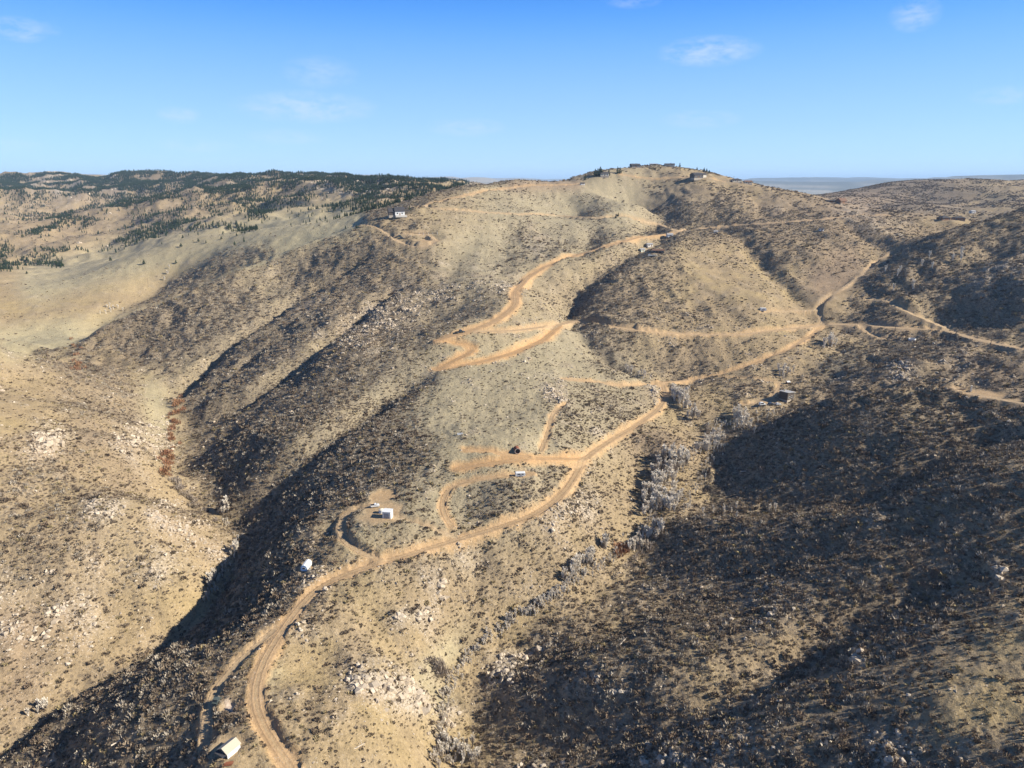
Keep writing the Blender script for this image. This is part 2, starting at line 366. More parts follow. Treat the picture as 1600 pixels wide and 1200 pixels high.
# the plains end in low tablelands
mesa = sstep(.05, .35, fbm(XG, YG*2.2, 9000, 3, 51)+0.25)
far = sstep(9000, 14000, RGD)*sstep(44000, 24000, RGD)
H += far*mesa*(205+70*fbm(XG, YG, 3000, 3, 52))
H += sstep(4000, 6000, RGD)*sstep(12000, 8000, RGD)*14*ridged(XG, YG, 1500, 3, 55)
H1 = H.copy()

# ------------------------------------------------------------------ roads: graded benches cut into the slopes
ROADS = [  # pixels, width m, tone (0 pale grass-grown track, 1 fresh orange cut), verge m
    ([(455,1200),(440,1175),(415,1140),(397,1110),(391,1080),(399,1055),(412,1030),(428,1000),(446,977),(468,947),(482,924),(510,905),(560,889),(600,877),(650,861),(700,848),(760,831),(800,818),(850,796),(884,768),(900,741),(912,716),(950,691),(1000,660),(1030,640),(1041,620),(1036,600)], 4.4, .55, 1.3),
    ([(1032,597),(1080,594),(1130,585),(1180,567),(1230,547),(1268,524),(1285,510)], 4.6, .6, 1.2),
    ([(1600,548),(1560,541),(1520,531),(1480,519),(1400,514),(1330,509),(1285,509)], 10, .3, 1.4, 1.3),
    ([(1285,509),(1230,515),(1150,524),(1080,524),(1000,518),(950,509),(900,503),(870,509),(800,518),(745,519)], 7, .4, 1.5, .5),
    ([(872,510),(850,531),(800,552),(750,566),(705,573),(684,577)], 6.5, .95, 2.2),
    ([(684,577),(703,566),(730,553),(752,543),(736,538),(705,536),(684,533)], 6.0, .95, 2.0),
    ([(684,533),(720,522),(762,509),(790,493),(806,476),(804,458),(825,435),(850,418),(900,400),(950,385),(1000,371),(1050,365)], 7.5, .75, 2.4, .7),
    ([(1050,365),(1100,357),(1150,353),(1200,350),(1290,343),(1340,338),(1385,337)], 9.0, .4, 1.6, .9),
    ([(1056,361),(1030,351),(1000,345),(940,341),(870,337),(800,335),(740,331),(680,327),(645,323)], 8.0, .3, 1.6, .6),
    ([(648,325),(690,314),(740,303),(800,293),(850,289),(900,288)], 6.0, .55, 1.0, .5),
    ([(567,350),(585,352),(605,365),(622,378),(645,386),(676,386),(682,377),(670,366),(635,364)], 4.6, .25, 1.4),
    ([(968,272),(1010,279),(1060,277),(1092,276),(1130,284)], 5.0, .5, 1.2),
    ([(1357,470),(1383,470),(1400,477),(1412,488),(1440,500),(1480,516)], 9, .25, 1.2, 1.2),
    ([(1348,511),(1355,522),(1375,530),(1412,532),(1424,530)], 7, .35, 1.0),
    ([(1285,505),(1274,484),(1300,461),(1345,430),(1375,405),(1392,393)], 3.6, .25, 1.0),
    ([(1190,489),(1230,486),(1274,484)], 3.6, .2, 1.0),
    ([(1600,632),(1560,625),(1520,618),(1484,610)], 5.5, .3, 1.5, .5),
    ([(1130,590),(1180,591),(1222,598),(1213,611),(1206,625),(1180,631),(1160,632)], 3.4, .4, 1.0),
    ([(882,592),(930,597),(980,604),(1026,601)], 3.6, .5, 1.4),
    ([(910,717),(870,717),(820,714),(780,720),(740,728),(718,731)], 6.0, .9, 1.8),
    ([(826,713),(790,708),(760,705),(728,702)], 3.6, .8, 1.2),
    ([(846,704),(858,672),(864,642),(884,632)], 2.8, .5, .8),
    ([(832,740),(780,743),(722,751),(694,759),(688,785),(688,803),(706,822)], 3.2, .6, .9),
    ([(592,874),(560,863),(538,848),(526,822),(529,804),(546,793),(580,789)], 3.2, .35, .9),
    ([(608,806),(650,815),(688,824),(712,840)], 2.4, .15, .6),
    ([(430,983),(398,1008),(352,1050),(326,1090),(318,1130),(322,1166)], 3.0, .3, .8),
]
PADS = [(596,803,11,.6),(668,376,16,.5),(1195,628,9,.3),(1030,256,30,.3),(1092,276,20,.3),(626,336,14,.2),(1016,392,13,.3),(1545,616,8,.5),(800,712,6,.9),(356,1168,5,.25),(480,888,4,.5),(820,742,5,.4),
        (598,776,7,.8),(355,1106,2.6,.15),(1424,531,6,.2),(1160,285,14,.2),(1315,318,12,.3),(1480,344,14,.3),(992,263,14,.2),(812,280,9,.3)]
dirt = np.zeros(H.size); tone = np.zeros(H.size); sdist = np.full(H.size, 30.0); road_id = np.full(H.size, -1); bank = np.zeros(H.size)
for px, py, R_, tn in PADS:
    c = hit(px, py, H1)
    if c is None: print('PAD MISS', px, py); continue
    d = np.hypot(XG-c[0], YG-c[1]).ravel(); q = np.nonzero(d < R_*2.2)[0]
    k = 1-sstep(R_*.75, R_*1.7, d[q]); Hf = H.ravel(); Hf[q] = Hf[q]*(1-k)+c[2]*k
    dd = 1-sstep(R_*.6, R_*1.05, d[q]+R_*.25*fbm(XG.ravel()[q], YG.ravel()[q], R_*.8, 2, 77))
    u_ = dd > dirt[q]; dirt[q[u_]] = dd[u_]*.75; tone[q[u_]] = tn
H2 = H.copy()
ROADW = []
for ri, rd_ in enumerate(ROADS):
    pts, wd, tn, vg = rd_[:4]; lift = rd_[4] if len(rd_) > 4 else -.12
    wd *= .72; vg *= .62
    P = densify(pline(pts, H2), 4.0)
    P[:, :2] = smooth(P[:, :2], 6); P[:, 2] = smooth(P[:, 2:], 14)[:, 0]
    ROADW.append(P)
    m = wd/2+vg*2+3
    ids, D, S, T, Z = near_line(P, m+16)
    Hf = H.ravel()
    k = 1-sstep(wd/2+.3, wd/2+vg*1.6+1.2, D)
    dz = np.abs(Hf[ids]-Z)
    Hf[ids] = Hf[ids]*(1-k)+(Z+lift)*k
    rough = .5*fbm(XG.ravel()[ids], YG.ravel()[ids], 5, 3, 33)
    dd = 1-sstep(wd/2+vg*.55, wd/2+vg*1.5+.3, D+rough*1.4)
    u_ = dd > dirt[ids]; dirt[ids[u_]] = dd[u_]; tone[ids[u_]] = tn
    bk = (1-sstep(wd/2+vg*1.2, wd/2+vg*2.4+1, D+rough*2))*sstep(wd/2-.2, wd/2+.8, D)
    bank[ids] = np.maximum(bank[ids], bk*min(1, .3+tn))
    c = D < np.abs(sdist[ids]); sdist[ids[c]] = (D*S)[c]
    c = D < wd/2+.35; road_id[ids[c]] = ri
shp = H.shape

# ------------------------------------------------------------------ what grows where
def project(x, y, z):
    y = np.maximum(y, 1.0)
    cz_ = y*math.cos(PITCH)-z*math.sin(PITCH); cy_ = y*math.sin(PITCH)+z*math.cos(PITCH)
    cz_ = np.maximum(cz_, 1.0)
    return 800+F_PX*x/cz_, 600-F_PX*cy_/cz_
def stroke_field(px, py, strokes):
    f = np.zeros(px.shape)
    for pts, r, val in strokes:
        d = np.full(px.shape, 1e9)
        xs = [p[0] for p in pts]; ys = [p[1] for p in pts]
        q = np.nonzero((px > min(xs)-2*r) & (px < max(xs)+2*r) & (py > min(ys)-2*r) & (py < max(ys)+2*r))
        if len(q[0]) == 0: continue
        x = px[q]; y = py[q]; dq = np.full(x.shape, 1e9)
        segs = zip(pts[:-1], pts[1:]) if len(pts) > 1 else [(pts[0], pts[0])]
        for a, b in segs:
            ex, ey = b[0]-a[0], b[1]-a[1]; l2 = ex*ex+ey*ey+1e-9
            t = np.clip(((x-a[0])*ex+(y-a[1])*ey)/l2, 0, 1)
            dq = np.minimum(dq, np.hypot(x-a[0]-t*ex, y-a[1]-t*ey))
        f[q] += val*np.exp(-(dq/r)**2)
    return f
gx = np.gradient(H1, axis=0)/np.gradient(TG, axis=0)/RGD; gr = np.gradient(H1, axis=1)/np.gradient(RGD, axis=1)
# slope in world axes: d/dtheta is along (cos, -sin), d/dr along (sin, cos)
SX = gx*np.cos(TG)+gr*np.sin(TG); SY = -gx*np.sin(TG)+gr*np.cos(TG)
def blur(G, k):
    for ax in (0, 1):
        c = np.cumsum(np.concatenate([np.repeat(np.take(G, [0], ax), k, ax), G, np.repeat(np.take(G, [-1], ax), k, ax)], ax), axis=ax)
        n_ = G.shape[ax]
        G = (np.take(c, np.arange(2*k, 2*k+n_), ax)-np.take(c, np.arange(0, n_), ax))/(2*k)
    return G
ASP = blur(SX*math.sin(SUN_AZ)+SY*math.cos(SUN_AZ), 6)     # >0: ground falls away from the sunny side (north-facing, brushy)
PXG, PYG = project(XG, YG, H1)
BRUSH = [([(560,430),(450,520),(360,600)],32,.28),([(600,490),(520,570),(420,660)],34,.3),([(640,560),(560,620)],40,.15),([(520,400),(420,450),(300,490),(200,530)],38,.35),([(120,610),(220,660)],50,.4),([(60,850),(200,880),(120,790),(40,780)],80,.35),([(60,1000),(150,960)],50,.2),([(480,1130),(560,1100),(540,960)],60,.18),([(60,740),(20,800)],40,.2),([(200,1110),(280,1080),(120,1150)],35,.3),([(1150,330),(1120,345)],25,.3),([(1450,560),(1550,580)],30,.2),([(330,560),(450,500),(560,470)],70,.25),([(420,640),(520,620),(600,700)],70,.3),([(400,760),(520,740),(600,740)],60,.3),([(350,500),(250,540)],60,.25),([(430,870),(380,920)],40,.4),
    ([(300,1000),(180,1080),(60,1160)],45,.5),([(980,440),(1010,470),(950,480)],60,.45),([(960,545),(1080,560)],40,.45),([(950,640),(970,660)],40,.4),([(800,775)],60,.45),([(880,650),(900,670)],25,.3),
    ([(1200,800),(1300,700),(1450,700)],90,.3),([(1000,1000),(1200,950),(1400,880)],140,.25),([(1400,570),(1300,610)],40,.35),([(1060,335),(1120,320)],40,.4),([(1260,380)],45,.3),([(1500,440),(1400,480)],80,.4),
    ([(860,730),(940,800)],45,.2),([(850,900),(720,890)],60,.25),([(820,370),(870,380)],25,.35),([(1230,640),(1180,620)],25,.15),([(580,380),(640,430)],40,.2),([(640,360)],20,.3),
    ([(350,410),(420,385)],22,.5),([(60,570),(200,600)],16,.3),([(40,860)],60,.2),([(1390,297),(1450,300)],30,.5),([(1420,318),(1480,316)],25,.5),([(1380,440)],10,.4),
    ([(760,640),(720,640)],70,-.75),([(740,700),(800,680)],60,-.5),([(880,570)],40,-.6),([(770,570),(800,600)],30,-.4),([(900,310),(960,310),(860,350)],55,-.28),([(730,430),(740,380)],50,-.25),
    ([(0,440),(60,450),(150,425),(260,400),(400,362),(530,350)],38,-1.2),([(230,440),(150,490)],22,-.8),([(100,520),(40,535)],20,-.9),([(240,620),(250,670)],22,-.8),([(180,560),(230,590)],15,-.3),([(1100,440),(1160,460)],35,-.4),([(1290,450),(1250,430)],40,-.35),
    ([(500,1080),(450,1180),(540,1140)],60,-.25),([(540,830),(600,835)],30,-.3),([(1560,1100),(1440,1140),(1590,1020)],70,-.7),([(200,980),(150,1010),(290,960)],30,-.3),([(60,620),(10,660)],35,-.3),([(130,745)],25,-.2),
    ([(1400,395),(1300,460),(1280,485)],16,-.6),([(1450,345),(1500,340)],20,-.6),([(690,560),(740,535),(800,530)],18,-.3),([(560,1000),(480,1000)],40,-.2)]
ROCK = [([(600,1080),(640,1070),(560,1070)],38,1.0),([(650,1100)],22,.7),([(680,915),(690,940),(670,960)],20,.9),([(625,965)],18,.8),([(740,870),(700,880)],30,.4),([(75,688),(60,700)],22,1.1),([(215,690),(240,705)],28,.7),([(250,815),(300,840),(330,870)],28,.8),
    ([(180,800),(140,805)],22,.7),([(60,960),(20,1010),(120,960)],50,.5),([(120,950)],24,.5),([(870,808),(900,800),(850,815)],30,.6),([(600,490),(640,470),(560,520)],30,.5),([(750,440),(800,445)],20,.35),([(840,380)],20,.5),([(500,470),(460,490)],12,.5),
    ([(1400,585),(1420,580)],16,.7),([(840,1010),(800,1040),(780,1060)],22,.8),([(960,930),(1100,900)],20,.2),([(1190,1170),(1010,1180)],40,.6),([(1340,1030)],14,1),([(1556,890)],16,.8),([(1430,1180),(1380,1190)],40,.7),([(700,1120),(690,1150)],16,1),
    ([(860,600),(880,630)],16,.7),([(1020,620)],14,.7),([(930,675)],10,.6),([(1215,950),(1180,960)],40,.35),([(940,1080),(960,1060)],24,.5),([(1320,330),(1380,355),(1400,360)],18,.5),([(1215,330)],12,.4),
    ([(1530,450),(1590,420)],22,.7),([(700,462),(690,430)],16,.4),([(120,285),(60,285),(180,290)],20,.6),([(500,285),(560,292),(620,290)],16,.7),([(380,285)],14,.4),([(580,880),(500,895),(450,930)],14,.5),([(650,857),(620,860)],10,.5),
    ([(800,1190)],20,.2),([(1590,970)],12,.3),([(60,850)],12,.3),([(170,880),(230,900)],30,.3),([(1500,570)],20,.3),([(1500,1190)],30,.5),([(30,700)],20,.3)]
nz1 = fbm(XG, YG, 38, 4, 21); nz2 = fbm(XG, YG, 9, 3, 29); nzr = fbm(XG, YG, 15, 4, 41)
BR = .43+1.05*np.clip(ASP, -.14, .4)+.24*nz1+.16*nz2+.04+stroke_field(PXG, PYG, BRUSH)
SKY = smooth(densify(np.array([at(px_, py_, Y=Y_) for px_, py_, Y_ in ((580,350,820),(540,362,815),(500,375,800),(450,397,780),(400,420,755),(350,438,735),(300,457,715),(250,476,700),(200,497,682),(150,520,660),(112,548,635))]), 10), 3)
ids, D, S, T, Z = near_line(SKY, 200)
ends = sstep(0, .04, T)*sstep(1, .96, T); BF = BR.ravel(); xs_ = XG.ravel()[ids]; ys_ = YG.ravel()[ids]
beyond = (S < 0)   # line runs towards the camera: its right-hand side is the meadow side
patch = stroke_field(PXG.ravel()[ids], PYG.ravel()[ids], [([(350,412),(420,385)],16,1)])
BF[ids] = np.where(beyond, BF[ids]*(1-ends*(1-np.clip(patch, 0, 1))*sstep(2, 10, D)*sstep(200, 150, D)), np.maximum(BF[ids], .56*ends*sstep(75, 30, D)))
MEADOW = np.zeros(BF.shape); MEADOW[ids] = beyond*ends*sstep(2, 10, D)*sstep(200, 120, D)
Hf = H.ravel(); Hf[ids] -= beyond*ends*5.0*sstep(0, 35, D)*sstep(200, 80, D)
# creeks run thick with willow scrub, meadows stay bare
BR *= (1-sstep(.15, .7, dirt.reshape(shp)))
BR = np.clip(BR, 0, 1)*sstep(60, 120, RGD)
RK = np.clip(1.15*stroke_field(PXG, PYG, ROCK)*(.75+.9*nzr)+.55*np.clip(nzr-.30, 0, 1)+.5*sstep(1500, 2500, RGD)*np.clip(nzr, 0, 1)*sstep(.1, -.1, TG), 0, 1)
RK *= (1-dirt.reshape(shp))*sstep(12000, 5000, RGD)
# rock raises the ground in broken ledges
led = ridged(XG, YG, 7, 3, 61)
H += RK*sstep(700, 300, RGD)*(.9+.9*np.clip(led, -.5, 1.2)) + RK*sstep(500, 900, RGD)*2.0*np.clip(ridged(XG, YG, 30, 3, 66), 0, 1.5)
CR = stroke_field(PXG, PYG, [([(1090,765),(1130,722),(1190,682),(1250,648),(1330,626),(1480,606)],16,1),([(1080,815),(1180,817),(1300,804)],9,.6)]).clip(0, 1)
H += CR*(1.7*ridged(XG, YG, 13, 3, 88)+1.6*fbm(XG, YG, 24, 2, 89))
free = 1-sstep(.1, .6, dirt.reshape(shp))
H += free*sstep(1100, 300, RGD)*(.6*fbm(XG, YG, 24, 3, 69)+.38*ridged(XG, YG, 9, 3, 71)+.14*ridged(XG, YG, 3.4, 2, 75)) + free*sstep(250, 700, RGD)*sstep(2600, 1500, RGD)*(1.9*ridged(XG, YG, 26, 4, 81)-.9)*(.35+BR)

# ------------------------------------------------------------------ ground colour (dry grass, earth, burnt-brown brush litter, rock)
def C3(*c): return np.array(c)
def mixc(A_, B_, t): return A_*(1-t[..., None])+B_*t[..., None]
gold = C3(.385,.285,.140); sage = C3(.350,.300,.195); olive = C3(.42,.36,.22); brown = C3(.30,.215,.14); pink = C3(.34,.255,.195)
tv = sstep(-.6, .6, fbm(XG, YG, 60, 4, 91)); tv2 = sstep(-.5, .7, fbm(XG, YG, 22, 4, 95))
TON_SAGE = [([(760,640),(700,700),(850,640)],110,1),([(600,600),(450,650),(600,760)],120,.6),([(900,300),(800,330),(960,320),(750,400)],90,.8),([(880,560),(960,600)],60,.8),([(800,780)],70,.5),([(300,540),(450,450)],90,.5)]
TON_OLIVE = [([(60,440),(150,415),(300,380),(450,358),(540,348)],32,1.2),([(100,525),(20,540)],25,1.1),([(240,620),(250,680)],28,.8),([(700,1020),(660,1060),(690,1100)],22,.9),([(1330,570),(1300,580)],20,.8),([(410,1080),(425,1050)],20,.6),([(720,990)],30,.4),([(560,830)],25,.6)]
TON_BROWN = [([(1290,440),(1320,420)],35,1),([(1000,690),(1050,700)],25,.7),([(1350,330),(1250,330),(1200,350)],50,.5),([(140,690),(200,740)],40,.4),([(900,288),(800,290)],12,.8),([(150,350),(300,320),(60,370)],60,.3),([(1450,300),(1350,300)],60,.5),([(40,980),(20,1080)],50,.6),([(1590,600),(1500,580)],40,.5),([(560,520)],40,.3)]
ALB = mixc(np.broadcast_to(gold, shp+(3,)), brown, .45*tv)
ALB = mixc(ALB, pink, .35*tv2*(1-tv))
ALB = mixc(ALB, sage, np.clip(stroke_field(PXG, PYG, TON_SAGE)+.12, 0, .9))
ALB = mixc(ALB, olive, np.clip(stroke_field(PXG, PYG, TON_OLIVE), 0, .9))
ALB = mixc(ALB, brown, np.clip(stroke_field(PXG, PYG, TON_BROWN), 0, .85))
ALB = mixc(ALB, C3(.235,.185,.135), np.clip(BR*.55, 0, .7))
rockc = mixc(np.broadcast_to(C3(.42,.35,.26), shp+(3,)), C3(.37,.28,.19), sstep(-.3, .5, fbm(XG, YG, 45, 3, 99)))
ALB = mixc(ALB, rockc, np.clip(RK*.85, 0, .9)*sstep(-.5, .35, led+.6*RK))
ALB = mixc(ALB, C3(.50,.32,.155), np.clip(bank.reshape(shp), 0, .9)*.75)
ALB = mixc(ALB, C3(.46,.395,.24), np.clip(MEADOW.reshape(shp)*(1-BR), 0, 1)*.7)
dcol = mixc(np.broadcast_to(C3(.43,.33,.21), shp+(3,)), C3(.47,.285,.135), tone.reshape(shp))
ALB = mixc(ALB, dcol, np.clip(dirt.reshape(shp), 0, 1)*.93)
plain = sstep(3800, 6000, RGD)*sstep(-.02, .1, TG)
fld = sstep(-.25, .3, fbm(XG*.5, YG, 900, 4, 171)); ALB = mixc(ALB, C3(.12,.13,.10)*(1-fld[..., None])+C3(.46,.42,.33)*fld[..., None], plain*.9)
ALB = mixc(ALB, C3(.10,.11,.10), plain*far*mesa*.8)
ALB *= (1+.10*fbm(XG, YG, 5, 3, 103))[..., None]
ALB = np.clip(ALB*np.array([.79,.785,.78]), .02, .6)
sand = stroke_field(PXG, PYG, [([(357,1103),(364,1112)],6,1.3)]).clip(0, 1)
ALB = mixc(ALB, C3(.50,.40,.32), sand*.8)

# ------------------------------------------------------------------ ground material
def mat(name): 
    m = bpy.data.materials.new(name); m.use_nodes = True
    b = m.node_tree.nodes['Principled BSDF']; b.inputs['Roughness'].default_value = .9
    b.inputs['Specular IOR Level'].default_value = .15
    return m, m.node_tree, b
def nm(t, op, a_, b_=None, c_=None, cl=False):
    n_ = t.nodes.new('ShaderNodeMath'); n_.operation = op; n_.use_clamp = cl
    for i, q in enumerate((a_, b_, c_)):
        if q is None: continue
        if isinstance(q, (int, float)): n_.inputs[i].default_value = q
        else: t.links.new(q, n_.inputs[i])
    return n_.outputs[0]
def nmix(t, f, a_, b_, bl='MIX'):
    n_ = t.nodes.new('ShaderNodeMix'); n_.data_type = 'RGBA'; n_.blend_type = bl
    for i, q in ((0, f), (6, a_), (7, b_)):
        if isinstance(q, (int, float)): n_.inputs[i].default_value = q
        elif isinstance(q, tuple): n_.inputs[i].default_value = q if len(q) == 4 else q+(1,)
        else: t.links.new(q, n_.inputs[i])
    return n_.outputs[2]
def nnoise(t, scale, det=4, rough=.55, vec=None, dist=0):
    n_ = t.nodes.new('ShaderNodeTexNoise'); n_.inputs['Scale'].default_value = scale; n_.inputs['Detail'].default_value = det
    n_.inputs['Roughness'].default_value = rough; n_.inputs['Distortion'].default_value = dist
    if vec is not None: t.links.new(vec, n_.inputs['Vector'])
    return n_.outputs[0]
def nattr(t, name):
    n_ = t.nodes.new('ShaderNodeAttribute'); n_.attribute_name = name; return n_
GM, t, b = mat('dry_hillside_ground')
pos = t.nodes.new('ShaderNodeNewGeometry').outputs['Position']
alb = nattr(t, 'alb').outputs['Color']; br = nattr(t, 'brush').outputs['Fac']; dr = nattr(t, 'dirt').outputs['Fac']; sd = nattr(t, 'sd').outputs['Fac']; rk = nattr(t, 'rock').outputs['Fac']
n1 = nnoise(t, .9, 5, .65, pos); n2 = nnoise(t, .16, 4, .6, pos); n3 = nnoise(t, 2.6, 3, .6, pos)
k = nm(t, 'MULTIPLY_ADD', n1, 1.1, .45)
col = nmix(t, 1.0, alb, nm(t, 'MULTIPLY', k, nm(t, 'MULTIPLY_ADD', n2, .35, .825)), 'MULTIPLY')
# low scrub too small to stand as bushes of its own: dark flecks where brush grows
vor = t.nodes.new('ShaderNodeTexVoronoi'); vor.inputs['Scale'].default_value = .55; t.links.new(pos, vor.inputs['Vector'])
sp = nm(t, 'LESS_THAN', vor.outputs['Distance'], nm(t, 'MULTIPLY_ADD', br, .36, .10))
sp = nm(t, 'MULTIPLY', sp, nm(t, 'SUBTRACT', 1.0, nm(t, 'MULTIPLY', dr, 1.6, cl=True), cl=True))
col = nmix(t, nm(t, 'MULTIPLY', sp, .5), col, (.10,.08,.062))
v2 = t.nodes.new('ShaderNodeTexVoronoi'); v2.inputs['Scale'].default_value = 1.1; t.links.new(pos, v2.inputs['Vector'])
st_ = nm(t, 'LESS_THAN', v2.outputs['Distance'], nm(t, 'MULTIPLY_ADD', rk, .35, nm(t, 'MULTIPLY', n2, .30)))
col = nmix(t, nm(t, 'MULTIPLY', st_, .45), col, (.47,.41,.34))
v3 = t.nodes.new('ShaderNodeTexVoronoi'); v3.inputs['Scale'].default_value = 1.7; t.links.new(pos, v3.inputs['Vector'])
tf_ = nm(t, 'LESS_THAN', v3.outputs['Distance'], nm(t, 'MULTIPLY_ADD', dr, -.25, .27))
col = nmix(t, nm(t, 'MULTIPLY', tf_, .34), col, (.15,.115,.075))
# wheel ruts along the tracks
ab = nm(t, 'ABSOLUTE', sd)
rut = nm(t, 'SUBTRACT', 1.0, nm(t, 'MULTIPLY', nm(t, 'ABSOLUTE', nm(t, 'SUBTRACT', ab, .95)), 2.2), cl=True)
mid = nm(t, 'SUBTRACT', 1.0, nm(t, 'MULTIPLY', ab, 2.2), cl=True)
col = nmix(t, nm(t, 'MULTIPLY', nm(t, 'MULTIPLY', rut, dr), .17), col, (.24,.16,.09))
col = nmix(t, nm(t, 'MULTIPLY', nm(t, 'MULTIPLY', mid, dr), .25), col, (.36,.30,.18))
t.links.new(col, b.inputs['Base Color'])
bmp = t.nodes.new('ShaderNodeBump'); bmp.inputs['Strength'].default_value = .9; bmp.inputs['Distance'].default_value = .5
hh = nm(t, 'ADD', nm(t, 'MULTIPLY', n1, nm(t, 'MULTIPLY_ADD', dr, -.85, 1.15)), nm(t, 'MULTIPLY', n3, .3))
hh = nm(t, 'ADD', hh, nm(t, 'MULTIPLY', sp, .7))
hh = nm(t, 'SUBTRACT', hh, nm(t, 'MULTIPLY', nm(t, 'MULTIPLY', rut, dr), .16))
t.links.new(hh, bmp.inputs['Height']); t.links.new(bmp.outputs[0], b.inputs['Normal'])

# ------------------------------------------------------------------ ground meshes (roads are the same sheet, cut out along their edges)
nth, nr = shp
Vall = np.stack([XG, YG, H], -1).reshape(-1, 3)
idx = np.arange(nth*nr).reshape(nth, nr)
FQ = np.stack([idx[:-1, :-1], idx[:-1, 1:], idx[1:, 1:], idx[1:, :-1]], -1).reshape(-1, 4)
FQ = FQ[:, ::-1].copy() if False else FQ
fr = road_id[FQ]; frm = np.where((fr >= 0).sum(1) >= 3, fr.max(1), -1)
frr = RGD.ravel()[FQ[:, 0]]
def tag(o, label=None, cat=None, group=None, kind=None):
    if label: o['label'] = label
    if cat: o['category'] = cat
    if group: o['group'] = group
    if kind: o['kind'] = kind
    return o
def sheet(name, faces, kind='structure'):
    uq, inv = np.unique(faces, return_inverse=True); inv = inv.reshape(faces.shape)
    me = bpy.data.meshes.new(name); v = Vall[uq]
    me.vertices.add(len(v)); me.vertices.foreach_set('co', v.ravel().astype(np.float32))
    me.loops.add(inv.size); me.loops.foreach_set('vertex_index', inv.ravel().astype(np.int32))
    me.polygons.add(len(inv)); me.polygons.foreach_set('loop_start', np.arange(0, inv.size, 4).astype(np.int32))
    me.polygons.foreach_set('use_smooth', np.ones(len(inv), bool))
    me.update(calc_edges=True)
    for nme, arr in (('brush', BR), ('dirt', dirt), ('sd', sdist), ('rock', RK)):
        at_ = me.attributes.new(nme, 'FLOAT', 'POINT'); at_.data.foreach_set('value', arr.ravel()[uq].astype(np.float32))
    ca = me.color_attributes.new('alb', 'FLOAT_COLOR', 'POINT')
    c4 = np.concatenate([ALB.reshape(-1, 3)[uq], np.ones((len(uq), 1))], 1); ca.data.foreach_set('color', c4.ravel().astype(np.float32))
    me.materials.append(GM)
    o = bpy.data.objects.new(name, me); COL.objects.link(o); tag(o, kind=kind); return o
near_f = frr < 1250; right_f = TG.ravel()[FQ[:, 0]] > math.radians(14)
sheet('ground', FQ[(frm < 0) & near_f])
sheet('hills', FQ[(frm < 0) & ~near_f & (frr < 4500)])
sheet('plain', FQ[(frm < 0) & (frr >= 4500)])
for ri in range(len(ROADS)):
    f_ = FQ[frm == ri]
    if len(f_): sheet('dirt_road' if ROADS[ri][1] > 4 else 'dirt_track', f_)
# ground right under and behind the drone, out of sight: closes the hole in the polar sheet
bm = bmesh.new(); ring = [bm.verts.new(Vall[idx[i, 0]]) for i in range(0, nth, 6)]
c = bm.verts.new((0, -10, H[:, 0].mean()))
for a_, b_ in zip(ring[:-1], ring[1:]): bm.faces.new((c, a_, b_))
bm.faces.new((c, ring[-1], ring[0]))
me = bpy.data.meshes.new('near_ground'); bm.to_mesh(me); bm.free(); me.materials.append(GM)
for nme in ('brush',): me.attributes.new(nme, 'FLOAT', 'POINT')
ca = me.color_attributes.new('alb', 'FLOAT_COLOR', 'POINT'); ca.data.foreach_set('color', [.3, .24, .14, 1]*len(me.vertices))
o = bpy.data.objects.new('ground', me); COL.objects.link(o); tag(o, kind='structure')
# ------------------------------------------------------------------ shared materials for plants, rocks and buildings
def plain_mat(name, c, rough=.85, var=.25, scale=3.0, spec=.15, metal=0, obj_rand=.0):
    m, t, b = mat(name)
    tc = t.nodes.new('ShaderNodeTexCoord').outputs['Object']
    n_ = nnoise(t, scale, 4, .6, tc)
    col = nmix(t, 1.0, tuple(c), nm(t, 'MULTIPLY_ADD', n_, 2*var, 1-var), 'MULTIPLY')
    if obj_rand:
        oi = t.nodes.new('ShaderNodeObjectInfo')
        col = nmix(t, 1.0, col, nm(t, 'MULTIPLY_ADD', oi.outputs['Random'], 2*obj_rand, 1-obj_rand), 'MULTIPLY')
    t.links.new(col, b.inputs['Base Color'])
    b.inputs['Roughness'].default_value = rough; b.inputs['Specular IOR Level'].default_value = spec; b.inputs['Metallic'].default_value = metal
    return m
def veg_mat(name, c1, c2, transl=.0):
    m, t, b = mat(name)
    oi = t.nodes.new('ShaderNodeObjectInfo')
    col = nmix(t, oi.outputs['Random'], tuple(c1), tuple(c2))
    n_ = nnoise(t, 1.7, 3, .6, t.nodes.new('ShaderNodeTexCoord').outputs['Object'])
    col = nmix(t, 1.0, col, nm(t, 'MULTIPLY_ADD', n_, .8, .6), 'MULTIPLY')
    t.links.new(col, b.inputs['Base Color']); b.inputs['Specular IOR Level'].default_value = .05
    return m
M_SAGE = veg_mat('sagebrush_twigs', (.165,.125,.09), (.26,.205,.145))
M_DARKB = veg_mat('mahogany_brush', (.09,.068,.05), (.18,.13,.09))
M_GREYS_LIT = veg_mat('sunlit_grey_sagebrush_twigs', (.26,.22,.17), (.43,.375,.295))  # grey sage, paled to stand for twigs catching grazing sun
M_TUFT = veg_mat('dry_grass', (.30,.235,.125), (.40,.32,.18))
M_WILLOW = veg_mat('red_willow_twigs', (.26,.125,.07), (.30,.17,.09))
M_GREYT = veg_mat('bare_grey_twigs', (.76,.69,.58), (.86,.80,.70))
M_GREYD = veg_mat('bare_brown_twigs', (.27,.22,.17), (.38,.32,.26))
M_BARK = plain_mat('bark', (.20,.165,.135), .9, .3, 6)
M_PINE = veg_mat('pine_needles', (.028,.045,.024), (.050,.070,.035))
M_PINEB = plain_mat('pine_bark', (.10,.07,.05), .9, .3, 4)
M_ROCK, t, b = mat('granite_boulder')
tc = t.nodes.new('ShaderNodeTexCoord').outputs['Object']; oi = t.nodes.new('ShaderNodeObjectInfo')
